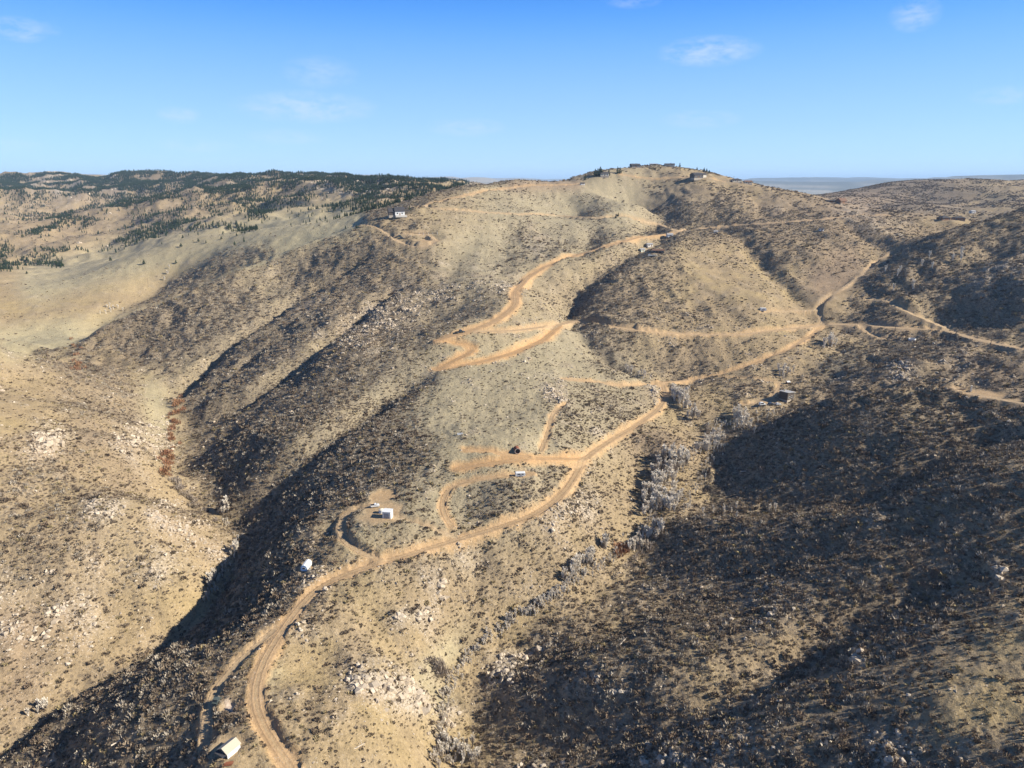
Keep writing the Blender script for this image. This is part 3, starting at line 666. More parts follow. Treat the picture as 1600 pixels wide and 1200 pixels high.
col = nmix(t, oi.outputs['Random'], (.35,.28,.20), (.48,.41,.32)); n_ = nnoise(t, 2.2, 6, .65, tc)
col = nmix(t, nm(t, 'MULTIPLY_ADD', nnoise(t, .8, 3, .5, tc), 2.2, -.8, cl=True), col, (.37,.30,.22))
col = nmix(t, 1.0, col, nm(t, 'MULTIPLY_ADD', n_, 1.2, .4), 'MULTIPLY'); t.links.new(col, b.inputs['Base Color'])
bp = t.nodes.new('ShaderNodeBump'); bp.inputs['Strength'].default_value = .6; bp.inputs['Distance'].default_value = .2
t.links.new(n_, bp.inputs['Height']); t.links.new(bp.outputs[0], b.inputs['Normal'])

def mesh_from(name, vs, fs, m, smooth_=False):
    me = bpy.data.meshes.new(name); me.from_pydata([tuple(v) for v in vs], [], fs); me.materials.append(m)
    if smooth_: me.polygons.foreach_set('use_smooth', [True]*len(me.polygons))
    me.update(); return me
# proto meshes -------------------------------------------------------
def bush_mesh(name, m, n_, seed, flat=.62, twig=.34, wid=.13, up=.35):
    r = random.Random(seed); vs = []; fs = []
    for i in range(n_):
        a = r.uniform(0, 2*math.pi); rr = .5*math.sqrt(r.random()); hgt = flat*math.sqrt(max(0, 1-(rr/.52)**2))*r.uniform(.25, 1)
        base = Vector((rr*math.cos(a), rr*math.sin(a), hgt*.75-.04))
        d = Vector((math.cos(a)*r.uniform(.1, 1), math.sin(a)*r.uniform(.1, 1), up+r.random())).normalized()
        s = Vector((r.uniform(-1, 1), r.uniform(-1, 1), r.uniform(-.5, .5))).normalized()*wid*r.uniform(.6, 1.4)
        tip = base+d*twig*r.uniform(.5, 1.1); k = len(vs)
        vs += [base-s, base+s, tip+s*.35, tip-s*.35]; fs.append((k, k+1, k+2, k+3))
    return mesh_from(name, vs, fs, m)
def bare_tree_meshes(seed, m):
    """trunk + limbs (unit height), and the upswept fan of fine twigs that makes the winter crown"""
    r = random.Random(seed); tv_, tf = [], []; cv_, cf = [], []
    def limb(p, q, r0, r1):
        ax = (q-p).normalized(); s = ax.orthogonal().normalized(); u = ax.cross(s); k = len(tv_)
        for (c_, rad) in ((p, r0), (q, r1)):
            for i in range(4):
                a = i*math.pi/2; tv_.append(c_+(s*math.cos(a)+u*math.sin(a))*rad)
        for i in range(4): tf.append((k+i, k+(i+1) % 4, k+4+(i+1) % 4, k+4+i))
    def twigs(p, d, n_, L):
        for _ in range(n_):
            dd = (d+Vector((r.uniform(-.35, .35), r.uniform(-.35, .35), r.uniform(.1, .9)))).normalized()
            s = dd.cross(Vector((r.uniform(-1, 1), r.uniform(-1, 1), .2))).normalized()*r.uniform(.008, .017)
            q = p+dd*L*r.uniform(.6, 1.2); k = len(cv_); cv_.extend([p-s, p+s, q+s*.5, q-s*.5]); cf.append((k, k+1, k+2, k+3))
    nst = r.choice((1, 2, 2, 3))
    for st in range(nst):
        x = Vector((r.uniform(-.06, .06), r.uniform(-.06, .06), -.03)); lean = Vector((r.uniform(-.12, .12), r.uniform(-.12, .12), 1)).normalized()
        top = x+lean*r.uniform(.6, .8); mid_ = (x+top)/2+Vector((r.uniform(-.02, .02), r.uniform(-.02, .02), 0))
        limb(x, mid_, .022, .015); limb(mid_, top, .015, .005)
        for k in range(9):
            f = r.uniform(.25, 1); p = x.lerp(top, f); a = r.uniform(0, 2*math.pi)
            d = Vector((math.cos(a)*.38, math.sin(a)*.38, r.uniform(.8, 1.3))).normalized(); L = r.uniform(.14, .30)*(1.25-f*.5); q = p+d*L
            limb(p, q, .008, .003)
            twigs(p.lerp(q, .4), d, 13, .17); twigs(q, d, 19, .18)
        twigs(top, lean, 10, .2)
    return (mesh_from('trunk', tv_, tf, M_BARK), mesh_from('crown', cv_, cf, m))
def pine_meshes(seed, kind=0):
    r = random.Random(seed); vs, fs = [], []
    top = 1.0; lo = r.uniform(.12, .28); Rm = r.uniform(.20, .27) if kind == 0 else r.uniform(.15, .2)
    n_l = 9
    for l in range(n_l):
        f = l/(n_l-1); z = lo+(top-lo)*f*.97
        R_ = Rm*(1-f)**.75*(.75+.5*r.random())+.02
        if kind == 0 and f < .2: R_ *= .7
        nb = 7 if f < .7 else 5
        off = r.uniform(0, 6.28)
        for k in range(nb):
            if r.random() < .14: continue
            a = off+k*2*math.pi/nb+r.uniform(-.3, .3); rr = R_*r.uniform(.7, 1.2); w_ = rr*.55
            c, s = math.cos(a), math.sin(a); q = len(vs)
            hz = r.uniform(-.03, .02)
            vs += [(0, 0, z+.07), (c*rr*.6-s*w_*.6, s*rr*.6+c*w_*.6, z+.03), (c*rr, s*rr, z-.03+hz), (c*rr*.6+s*w_*.6, s*rr*.6-c*w_*.6, z+.03), (c*rr*.5, s*rr*.5, z-.06)]
            fs += [(q, q+1, q+2), (q, q+2, q+3), (q+4, q+2, q+1), (q+4, q+3, q+2)]
    q = len(vs); vs += [(0, .02, .9), (.02, -.01, .9), (-.02, -.01, .9), (0, 0, 1.03)]; fs += [(q, q+1, q+3), (q+1, q+2, q+3), (q+2, q, q+3)]
    tv_, tf = [], []
    for i, (z, rad) in enumerate(((-.06, .022), (.5, .014), (.95, .003))):
        for k in range(5): tv_.append((rad*math.cos(k*1.2566), rad*math.sin(k*1.2566), z))
    for i in range(2):
        for k in range(5): tf.append((i*5+k, i*5+(k+1) % 5, i*5+5+(k+1) % 5, i*5+5+k))
    return (mesh_from('trunk', tv_, tf, M_PINEB), mesh_from('crown', vs, fs, M_PINE))
def rock_mesh(seed, n_=1):
    r = random.Random(seed); bm = bmesh.new()
    for j in range(n_):
        ps = [Vector((r.gauss(0, 1), r.gauss(0, 1), r.gauss(0, 1))).normalized()*r.uniform(.75, 1.1) for _ in range(13)]
        o_ = Vector((r.uniform(-.5, .5), r.uniform(-.4, .4), 0)) if j else Vector((0, 0, 0)); sc_ = 1 if j == 0 else r.uniform(.4, .7)
        vv = [bm.verts.new(Vector((p.x*.55, p.y*.45, p.z*.42))*sc_+o_+Vector((0, 0, .16))) for p in ps]
        bmesh.ops.convex_hull(bm, input=vv)
    bmesh.ops.delete(bm, geom=[v for v in bm.verts if not v.link_faces], context='VERTS')
    me = bpy.data.meshes.new('boulder'); bm.to_mesh(me); bm.free(); me.materials.append(M_ROCK); return me

def gz(x, y): return bilerp(H, x, y)
M_RABBIT = veg_mat('rabbitbrush_twigs', (.24,.19,.10), (.36,.29,.16))
BUSHES = [bush_mesh('sagebrush', (M_DARKB, M_SAGE, M_DARKB, M_SAGE, M_RABBIT, M_SAGE)[i], (42, 36, 52, 30, 40, 60)[i], 100+i, (.62, .5, .8, .45, .6, .7)[i]) for i in range(6)]
GREYB = [bush_mesh('grey_sagebrush', M_GREYS_LIT if i % 3 else M_SAGE, 34, 140+i, .8, .42, .09, .8) for i in range(4)]
TUFTS = [bush_mesh('grass_tuft', M_TUFT, 16, 200+i, .3, .35, .05, .8) for i in range(2)]
WILLOWS = [bush_mesh('willow_bush', M_WILLOW, 60, 300+i, 1.0, .5, .05, .9) for i in range(3)]
SCRUB = [bush_mesh('grey_scrub', M_GREYD, 60, 320+i, 1.1, .5, .045, .9) for i in range(3)]
TREES = [bare_tree_meshes(400+i, M_GREYT if i % 4 else M_GREYD) for i in range(7)]
PINES = [pine_meshes(500+i, i % 2) for i in range(6)]
ROCKS = [rock_mesh(600+i, 1+i % 2) for i in range(8)]

# stuff scattered with geometry nodes -------------------------------
def scatter(name, meshes, X, Y, S, Z=None, sink=.05, ground=True, tilt=0.0):
    n_ = len(X)
    if n_ == 0: return None
    Z = gz(X, Y) if Z is None else Z
    me = bpy.data.meshes.new(name); me.vertices.add(n_)
    me.vertices.foreach_set('co', np.stack([X, Y, Z-sink*S], -1).ravel().astype(np.float32))
    for nme, arr in (('sc', S), ('rz', RG.uniform(0, 6.283, n_)), ('tl', RG.uniform(-1, 1, n_)*tilt)):
        a_ = me.attributes.new(nme, 'FLOAT', 'POINT'); a_.data.foreach_set('value', np.asarray(arr, np.float32))
    a_ = me.attributes.new('pick', 'INT', 'POINT'); a_.data.foreach_set('value', RG.integers(0, len(meshes), n_).astype(np.int32))
    for m_ in {mm for q in meshes for mm in q.materials}: me.materials.append(m_)
    o = bpy.data.objects.new(name, me); COL.objects.link(o); tag(o, kind='stuff')
    pc = bpy.data.collections.new(name+'_kinds')
    for q in meshes: pc.objects.link(bpy.data.objects.new(name+'_kind', q))
    ng = bpy.data.node_groups.new(name+'_scatter', 'GeometryNodeTree')
    ng.interface.new_socket('Geometry', in_out='INPUT', socket_type='NodeSocketGeometry'); ng.interface.new_socket('Geometry', in_out='OUTPUT', socket_type='NodeSocketGeometry')
    gi = ng.nodes.new('NodeGroupInput'); go = ng.nodes.new('NodeGroupOutput'); ip = ng.nodes.new('GeometryNodeInstanceOnPoints'); ci = ng.nodes.new('GeometryNodeCollectionInfo')
    ci.inputs['Collection'].default_value = pc; ci.inputs['Separate Children'].default_value = True; ci.inputs['Reset Children'].default_value = True
    def na(nme, ty='FLOAT'):
        q = ng.nodes.new('GeometryNodeInputNamedAttribute'); q.data_type = ty; q.inputs['Name'].default_value = nme; return q.outputs['Attribute']
    cx = ng.nodes.new('ShaderNodeCombineXYZ'); ng.links.new(na('rz'), cx.inputs[2]); ng.links.new(na('tl'), cx.inputs[0])
    mp = ng.nodes.new('GeometryNodeMeshToPoints')
    ng.links.new(gi.outputs[0], mp.inputs[0]); ng.links.new(mp.outputs[0], ip.inputs['Points']); ng.links.new(ci.outputs[0], ip.inputs['Instance'])
    ip.inputs['Pick Instance'].default_value = True; ng.links.new(na('pick', 'INT'), ip.inputs['Instance Index'])
    ng.links.new(cx.outputs[0], ip.inputs['Rotation']); ng.links.new(na('sc'), ip.inputs['Scale']); ng.links.new(ip.outputs[0], go.inputs[0])
    md = o.modifiers.new('scatter', 'NODES'); md.node_group = ng
    return o
def sample(n_, r0, r1, th0=-52, th1=60):
    r = np.sqrt(RG.uniform(r0*r0, r1*r1, n_)); th = np.radians(RG.uniform(th0, th1, n_)); return r*np.sin(th), r*np.cos(th)
DG = dirt.reshape(shp)
def area(r0, r1, th0=-52, th1=60): return math.radians(th1-th0)*(r1*r1-r0*r0)/2
X, Y = sample(int(area(75, 420)*1.15), 75, 420); Bv = bilerp(BR, X, Y); Dv = bilerp(DG, X, Y)
clump = .5+.5*sstep(-.5, .5, fbm(X, Y, 4, 2, 131))
k = RG.random(len(X)) < (np.clip(Bv, 0, 1)**1.1*.95+.06)*clump*(Dv < .12); Xa, Ya, Ba = X[k], Y[k], Bv[k]
X, Y = sample(int(area(420, 1150)*.34), 420, 1150); Bv = bilerp(BR, X, Y); Dv = bilerp(DG, X, Y)
k = RG.random(len(X)) < (np.clip(Bv, 0, 1)**1.1*.9+.03)*(Dv < .12); Xb, Yb, Bb = X[k], Y[k], Bv[k]
X = np.concatenate([Xa, Xb]); Y = np.concatenate([Ya, Yb]); Bv = np.concatenate([Ba, Bb])
S = (np.clip(RG.lognormal(-.16, .52, len(X)), .35, 2.9)*(.60+.30*Bv)*(1+.3*sstep(350, 900, np.hypot(X, Y))))
X3, Y3 = sample(int(area(1150, 2700)*.05), 1150, 2700); B3 = bilerp(BR, X3, Y3); PX3, PY3 = project(X3, Y3, gz(X3, Y3))
k3 = (RG.random(len(X3)) < np.clip(B3*1.2*sstep(-.5, .4, fbm(X3, Y3, 60, 3, 161)), 0, 1))*(bilerp(DG, X3, Y3) < .1)
k3 &= (X3 > -250) | (RG.random(len(X3)) < .3)
scatter('far_brush', BUSHES[:2]+GREYB[:1], X3[k3], Y3[k3], RG.uniform(1.6, 3.4, k3.sum()))
# the 300 bushes that show largest stand as things of their own
Z = gz(X, Y); px, py = project(X, Y, Z)
inf = (px > 5) & (px < 1595) & (py > 300) & (py < 1195)
big = np.where(inf, S/np.sqrt(X*X+Y*Y+Z*Z), 0); order = np.argsort(-big)[:300]; rest = np.ones(len(X), bool); rest[order] = False
print('bushes', len(X))
gm = RG.random(len(X)) < sstep(.4, .8, Bv)*.6
scatter('sagebrush_scrub', BUSHES, X[rest & ~gm], Y[rest & ~gm], S[rest & ~gm]); scatter('grey_scrub_cover', GREYB, X[rest & gm], Y[rest & gm], S[rest & gm])
def where_words(px, py):
    if px < 300: return 'on the creek bank at the lower left' if py > 1050 else 'on the near left hillside'
    if px < 430: return 'beside the fork of the lower dirt track'
    if px < 700: return 'on the tan grassy slope right of the lower dirt road'
    if px < 860: return 'along the dry creek bed at the bottom of the picture'
    if px < 1150: return 'on the shaded hillside just right of the bottom creek'
    if px < 1400: return 'on the dark brushy hillside at the bottom right'
    return 'on the sunlit slope in the bottom right corner'
cnt = 0
for i in order:
    gi_ = bool(gm[i]); o = bpy.data.objects.new('sagebrush', (GREYB if gi_ else BUSHES)[int(RG.integers(0, 4))]); COL.objects.link(o)
    s = float(S[i]); o.location = (float(X[i]), float(Y[i]), float(Z[i]-.05*s)); o.scale = (s*1.1, s, s); o.rotation_euler = (0, 0, float(RG.uniform(0, 6.28)))
    ww = where_words(px[i], py[i]); kk = 'grey twiggy' if gi_ else 'dark round'; tag(o, kk+' leafless sagebrush '+ww, 'bush', kk+' sagebrush '+ww)
X, Y = sample(int(area(75, 330)*.42), 75, 330); Bv = bilerp(BR, X, Y); Dv = bilerp(DG, X, Y)
k = RG.random(len(X)) < (.75-.5*Bv)*(Dv < .3)*sstep(-.4, .4, fbm(X, Y, 14, 3, 141)); X, Y = X[k], Y[k]
scatter('grass_tufts', TUFTS, X, Y, RG.uniform(.45, 1.0, len(X)))
X, Y = sample(int(area(75, 520)*.55), 75, 520); Bv = bilerp(BR, X, Y); Dv = bilerp(DG, X, Y)
k = RG.random(len(X)) < (.22+.5*np.clip(Bv, 0, 1))*(Dv < .15)*sstep(-.5, .3, fbm(X, Y, 9, 3, 145)); X, Y = X[k], Y[k]
scatter('low_scrub', BUSHES, X, Y, RG.uniform(.35, .8, len(X))*(1+.3*sstep(250, 500, np.hypot(X, Y))))
# loose stones and broken rock
X, Y = sample(int(area(75, 650)*.5), 75, 650); Kv = bilerp(RK, X, Y); Dv = bilerp(DG, X, Y); Bn = bilerp(bank.reshape(shp), X, Y)
k = RG.random(len(X)) < (Kv*1.1+.022+.14*Bn)*(Dv < .3); X, Y, Kv = X[k], Y[k], Kv[k]
print('stones', len(X)); scatter('loose_rock', ROCKS, X, Y, np.clip(RG.lognormal(-.25, .5, len(X)), .3, 2.2)*(.7+.7*Kv)*(1+.5*sstep(250, 600, np.hypot(X, Y))), sink=.12, tilt=.4)
# far rocks among the pines
X, Y = sample(9000, 1500, 4200, -46, 4); Kv = bilerp(RK, X, Y); k = RG.random(len(X)) < Kv*.9+.02
scatter('far_rocks', ROCKS, X[k], Y[k], RG.uniform(3, 11, k.sum()), sink=.2)

# boulders one can pick out: outcrops and ledges -----------------------
def pix_points(strokes, n_, jit=1.0):
    o_ = []
    tot = sum(r_*(10+sum(math.dist(a, b_) for a, b_ in zip(p[:-1], p[1:]))+r_) for p, r_, _ in strokes)
    for pts, r_, _ in strokes:
        L = sum(math.dist(a, b_) for a, b_ in zip(pts[:-1], pts[1:])); k_ = max(1, round(n_*r_*(10+L+r_)/tot))
        for _ in range(k_):
            if len(pts) > 1: s_ = rnd.randrange(len(pts)-1); f = rnd.random(); cx_ = pts[s_][0]*(1-f)+pts[s_+1][0]*f; cy_ = pts[s_][1]*(1-f)+pts[s_+1][1]*f
            else: cx_, cy_ = pts[0]
            o_.append((cx_+rnd.gauss(0, r_*.5*jit), cy_+rnd.gauss(0, r_*.4*jit)))
    return o_
OUT = [  # strokes, how many, size m, label, group
    ([([(560,1070),(600,1062),(640,1075)],26,1),([(650,1100)],16,1),([(640,1060),(665,1110)],10,1)], 44, (1.2,3.6), 'pale boulder in the large outcrop above the bottom creek bend', 'boulders of the pale outcrop by the bottom creek'),
    ([([(686,905),(690,935)],9,1)], 9, (2.4,4.6), 'tall tan rock in the upright knob right of the road curve', 'rocks of the upright knob right of the road'),
    ([([(668,950),(655,968)],8,1)], 9, (1.6,3.2), 'tan boulder in the cluster below the upright rock knob', 'rocks below the upright knob'),
    ([([(622,962)],8,1)], 7, (1.6,3.4), 'grey slab rock on the tan slope left of the knob', 'grey slab rocks left of the knob'),
    ([([(690,1120),(700,1130)],9,1),([(692,1145)],8,1)], 12, (2,4), 'large pale rock beside the bare thicket in the bottom creek', 'rocks beside the bottom thicket'),
    ([([(60,688),(95,692)],12,1)], 18, (2,4.5), 'whitish rock in the outcrop on the near left hill', 'whitish outcrop on the near left hill'),
    ([([(205,688),(232,700)],10,1)], 12, (2,4), 'tan rock on the brow above the left creek', 'rocks on the brow above the left creek'),
    ([([(250,812),(290,830),(325,862)],13,1)], 30, (1.2,3.0), 'tan boulder in the rocky rib running down to the left creek', 'rocky rib above the left creek'),
    ([([(150,803),(200,803)],9,1)], 14, (1.2,2.8), 'pale boulder on the crest of the near left hill', 'boulders on the near left crest'),
    ([([(55,955),(120,950),(20,1010)],22,1)], 26, (1.2,3.0), 'pinkish boulder scattered on the lower left hillside', 'pinkish boulders on the lower left hillside'),
    ([([(75,893)],6,1)], 4, (1.8,3.0), 'rock casting a dark shadow on the near left hillside', 'shadowed rocks on the near left hillside'),
    ([([(850,1005),(800,1045),(785,1065)],9,1)], 18, (1.4,3.4), 'pinkish rock in the ledge right of the bottom creek', 'pinkish ledge right of the bottom creek'),
    ([([(945,1080),(985,1082)],8,1)], 8, (1.2,2.4), 'pale rock on the brushy slope at the bottom centre', 'pale rocks on the bottom centre slope'),
    ([([(1000,1182),(1012,1190)],8,1)], 6, (1.4,2.4), 'brown boulder at the bottom edge right of the creek', 'brown boulders at the bottom edge'),
    ([([(1328,1030),(1340,1032)],5,1)], 6, (1.8,2.8), 'upright orange rock on the dark bottom right hillside', 'upright orange rocks bottom right'),
    ([([(1550,885),(1570,900)],8,1)], 8, (1.6,3.0), 'tan rock ledge near the right edge', 'tan ledge near the right edge'),
    ([([(1360,1188),(1440,1180)],12,1)], 14, (1.2,2.6), 'tan boulder in the bottom right rock pile', 'bottom right rock pile'),
    ([([(1210,945),(1230,960)],10,1)], 8, (1.2,2.2), 'pinkish rock on the rib crossing the right foreground hill', 'rocks on the right foreground rib'),
    ([([(870,808),(905,798)],10,1)], 14, (1.2,2.6), 'pale rock beside the road bend below the loop', 'pale rocks by the road bend'),
    ([([(535,545),(560,508),(600,490)],12,1)], 14, (1.6,3.4), 'pink rock on the rib between the two shaded ravines', 'pink rocks between the ravines'),
    ([([(650,470),(700,450)],9,1)], 10, (1.8,3.4), 'pale rock on the upper left slope above the ravines', 'pale rocks above the ravines'),
    ([([(1400,582),(1425,590)],6,1)], 8, (1.4,3.0), 'pale rock ledge on the right spur below the road', 'rocks on the right spur'),
]
def put(meshes, x, y, s, name, label, cat, group, parts=False, sink=.05, rz=None, sxy=1.0):
    z = float(gz(np.array([x]), np.array([y]))[0])-sink*s
    rz = rnd.uniform(0, 6.28) if rz is None else rz
    if parts:
        e = bpy.data.objects.new(name, None); COL.objects.link(e)
        for nme, me in zip(('trunk', 'crown'), meshes):
            c_ = bpy.data.objects.new(nme, me); c_.parent = e; COL.objects.link(c_)
    else:
        e = bpy.data.objects.new(name, meshes); COL.objects.link(e)
    e.location = (x, y, z); e.rotation_euler = (0, 0, rz); e.scale = (s*sxy, s*sxy, s)
    return tag(e, label, cat, group)
nb_ = 0
for st, n_, (s0, s1), lab, grp in OUT:
    for (qx, qy) in pix_points(st, n_, .8):
        h_ = hit(qx, qy)
        if h_ is None: continue
        put(ROCKS[rnd.randrange(8)], h_[0], h_[1], (s0+(s1-s0)*rnd.random()**1.6)*1.15, 'boulder', lab, 'boulder', grp, sink=rnd.uniform(.12, .3)); nb_ += 1
print('boulders', nb_)

# leafless trees and willow thickets in the creek beds -------------------
THK = [
    ([([(1010,805),(1026,768),(1042,735),(1070,715)],17,1),([(1045,790)],17,1),([(1022,835)],13,1)], 175, (4.5,8), 'grey leafless tree in the big creek thicket left of the shaded hill', 'trees of the big grey thicket', TREES),
    ([([(1085,708),(1105,698),(1130,688)],11,1)], 36, (4,6.5), 'grey leafless tree at the upper end of the big creek thicket', 'trees above the big thicket', TREES),
    ([([(1052,612),(1066,630),(1092,658)],8,1)], 42, (4.5,8), 'silver leafless tree just below the road bend', 'silver trees below the road bend', TREES),
    ([([(1150,648),(1160,660),(1175,675)],10,1)], 32, (4,7), 'brownish leafless tree in the creek below the dark cabin', 'trees in the creek below the dark cabin', TREES),
    ([([(978,578),(1015,592)],5,1)], 20, (3,5), 'small grey tree in the gully above the road junction', 'trees above the road junction', TREES),
    ([([(880,912),(900,890),(925,876)],7,1)], 30, (4,6.5), 'grey leafless tree in the narrow creek clump below the red willow', 'trees of the narrow creek clump', TREES),
    ([([(780,972),(830,955),(860,935)],6,1)], 20, (2,3.5), 'small grey sapling along the dry creek below the narrow clump', 'saplings below the narrow clump', TREES),
    ([([(985,862),(1000,845)],8,1)], 20, (3,5), 'slender grey tree between the red willow and the big thicket', 'trees between the willow and the big thicket', TREES),
    ([([(940,862),(950,850)],6,1)], 6, (5.5,8), 'tall pale tree beside the red willow bush', 'pale trees beside the red willow', TREES),
    ([([(860,940),(875,930)],7,1)], 7, (3.5,5), 'small grey tree at the foot of the shaded slope by the creek', 'small trees at the shaded foot', TREES),
    ([([(1296,540)],8,1)], 12, (8,11), 'broad pale leafless cottonwood below the right road junction', 'cottonwood below the right junction', TREES),
    ([([(1215,585),(1245,582)],8,1)], 10, (4,6), 'grey bare shrub tree on the flat above the dark cabin', 'bare trees above the dark cabin', TREES),
    ([([(680,1185),(710,1170),(745,1188)],18,1)], 60, (2.6,4.6), 'pale bare sapling in the thicket at the bottom centre', 'bottom centre thicket', TREES),
    ([([(350,795),(352,805)],6,1)], 6, (5,7), 'grey bare tree in the left creek beside the rocky rib', 'trees in the left creek', TREES),
    ([([(325,925),(335,905)],6,1),([(370,865)],6,1)], 12, (4,6.5), 'grey bare tree in the shaded lower left creek', 'trees in the lower left creek', TREES),
    ([([(60,1112),(75,1100),(50,1118)],6,1)], 5, (3,4.5), 'bare bush tree above the lower left creek', 'bushes above the lower left creek', TREES),
    ([([(255,440),(262,425)],6,1),([(160,492),(190,480)],8,1)], 14, (4,6), 'small grey bare tree in the far meadow draw', 'bare trees in the meadow draw', TREES),
    ([([(1170,800),(1100,808),(1240,798)],14,.3)], 10, (3,4.5), 'thin dead sapling on the crest in front of the shaded hill', 'dead saplings on the crest', TREES),
    ([([(1390,430),(1410,425),(1445,415),(1500,395),(1340,490)],14,.3)], 12, (6,9), 'dead grey snag on the shaded far right slope', 'snags on the far right slope', TREES),
]
cand = []
for st, n_, (s0, s1), lab, grp, kinds in THK:
    for (qx, qy) in pix_points(st, n_, 1.0):
        h_ = hit(qx, qy)
        if h_ is None: continue
        cand.append((h_[0], h_[1], rnd.uniform(s0, s1)*(1.0+.15*rnd.random()), lab, grp, rnd.uniform(.9, 1.25), rnd.randrange(7)))
cand.sort(key=lambda q: -q[2]/math.hypot(q[0], q[1])); nt2 = len(cand)
for x_, y_, s_, lab, grp, sx_, ki in cand[:298]: put(TREES[ki], x_, y_, s_, 'bare_tree', lab, 'tree', grp, parts=True, sxy=sx_)
TJ = []
for tr, cr_ in TREES[:4]:
    bm = bmesh.new(); bm.from_mesh(tr); bm.from_mesh(cr_)
    me = bpy.data.meshes.new('bare_sapling'); bm.to_mesh(me); bm.free(); me.materials.append(M_GREYT); TJ.append(me)
cx_, cy_, cs_ = (np.array([q[k_] for q in cand[298:]]) for k_ in (0, 1, 2))
# the same thicket goes on as a ribbon of low bare brush along the creek bed
rb = [hit(*q) for q in pix_points([([(1092,700),(1055,740),(1030,785),(1000,840),(955,872),(905,905),(850,945),(790,975),(735,1020),(700,1075),(690,1140),(700,1195)],11,1),([(1100,665),(1160,665),(1225,640)],9,1),([(1135,690),(1108,722),(1088,760),(1072,800)],8,1.4),([(345,800),(372,845),(350,895),(322,940)],6,1)], 720)]
rb = np.array([q for q in rb if q is not None])
scatter('bare_thicket', TJ, np.concatenate([cx_, rb[:, 0]]), np.concatenate([cy_, rb[:, 1]]), np.concatenate([cs_, RG.uniform(1.2, 3.0, len(rb))]), sink=.03)
print('bare trees', nt2)
WIL = [([([(278,625),(276,645),(270,670),(270,695),(260,722),(258,745)],10,1)], 44, (2.2,4.2), 'orange red willow bush along the left creek', 'orange willows along the left creek', WILLOWS),
    ([([(115,565),(130,578),(108,525)],7,1)], 16, (2,3.5), 'reddish willow bush where the meadow creek bends', 'willows at the meadow bend', WILLOWS),
    ([([(965,858),(975,868)],8,1)], 12, (2.6,4), 'rust red willow bush in the creek beside the pale trees', 'rust red willow clump', WILLOWS),
    ([([(1190,735)],4,1),([(1105,672)],8,1)], 8, (2,3), 'brown scrub bush on the creek bank below the road bend', 'brown scrub below the road bend', SCRUB),
    ([([(680,1030),(690,1050),(700,1060)],12,1)], 22, (1.8,3), 'dark brown scrub bush in the creek hollow above the pale outcrop', 'brown scrub in the creek hollow', SCRUB),
    ([([(265,745),(285,770),(340,815)],9,1)], 26, (2,3.4), 'grey brown scrub bush in the left creek below the willows', 'scrub in the left creek', SCRUB),
    ([([(1000,860),(1020,840),(960,900)],14,1)], 20, (2,3.6), 'grey brown scrub bush under the creek thicket trees', 'scrub under the creek thicket', SCRUB)]
for st, n_, (s0, s1), lab, grp, kinds in WIL:
    for (qx, qy) in pix_points(st, n_, 1.0):
        h_ = hit(qx, qy)
        if h_ is None: continue
        put(kinds[rnd.randrange(3)], h_[0], h_[1], rnd.uniform(s0, s1), 'willow_bush' if kinds is WILLOWS else 'scrub_bush', lab, 'bush', grp)

# conifers on the far left hills ---------------------------------------
TREEF = [([(0,276),(100,273),(200,277),(300,278),(400,277),(480,276),(560,281),(650,283),(720,284)],9,1.2),([(0,286),(100,292),(180,296),(250,288)],12,1.1),([(0,298),(60,304)],8,.6),([(200,300),(130,300)],8,.5),
    ([(300,283),(360,285),(440,284),(520,284),(620,288),(700,292)],11,1.0),([(0,392),(45,372),(90,350),(130,332),(175,322),(220,317),(260,310),(310,297)],9,1.6),([(340,300),(380,306),(400,322)],16,1.4),
    ([(430,290),(470,300),(420,315)],16,.9),([(0,417),(40,408),(100,392),(150,378),(200,370),(250,364)],7,1.6),([(170,378),(210,358),(240,340),(280,330)],12,.7),([(250,358),(270,353),(330,350),(395,358)],6,2),([(60,412),(95,414)],3,2),
    ([(520,325),(550,330),(590,322),(640,308),(680,298)],12,1.0),([(560,300),(600,296),(700,290)],12,1.2),([(460,330),(500,335)],8,.8),([(130,350),(160,335)],12,.5),([(20,330),(100,315)],16,.45),
    ([(300,330),(340,325)],20,.5),([(400,330)],14,.6),([(150,300),(240,300)],14,.5),([(620,318),(610,335)],7,.8),([(100,330)],20,.25),([(1240,293),(1225,291),(1255,296)],3,1.5),([(1500,292),(1560,290)],4,.25)]
X, Y = sample(560000, 1000, 4000, -46, -3); Z = gz(X, Y); px, py = project(X, Y, Z)
dens = stroke_field(px, py, TREEF)
k = (RG.random(len(X)) < np.clip(dens*sstep(-.35, .3, fbm(X, Y, 110, 3, 151)), 0, 1)*.36+.0008*(py < 400)) & (py < 425)
# nothing behind the meadow crest that would stand in the open
X, Y, Z, px, py = X[k], Y[k], Z[k], px[k], py[k]
Sz = RG.uniform(4.2, 9, len(X))*(1+.25*(py < 300))
vis = np.zeros(len(X), bool)
for th_i in range(len(TH)-1): pass
def visible(X, Y, Z, up_):
    th = np.arctan2(X, Y); r = np.hypot(X, Y); i = np.clip(np.searchsorted(TH, th)-1, 0, len(TH)-2)
    sl = (Z+up_)/r; out_ = np.zeros(len(X), bool); Rr = np.exp(LR); mx_ = np.maximum.accumulate(H/Rr[None, :], axis=1)
    j = np.clip(np.searchsorted(Rr, r)-3, 0, len(Rr)-1)
    return sl > mx_[i, j]
vis = visible(X, Y, Z, Sz*.6) & (px > 2) & (px < 1598)
score = np.where(vis, Sz/np.hypot(X, Y), 0); order = np.argsort(-score)[:300]; rest = np.ones(len(X), bool); rest[order] = False
print('pines', len(X), 'visible', vis.sum())
PJ = []
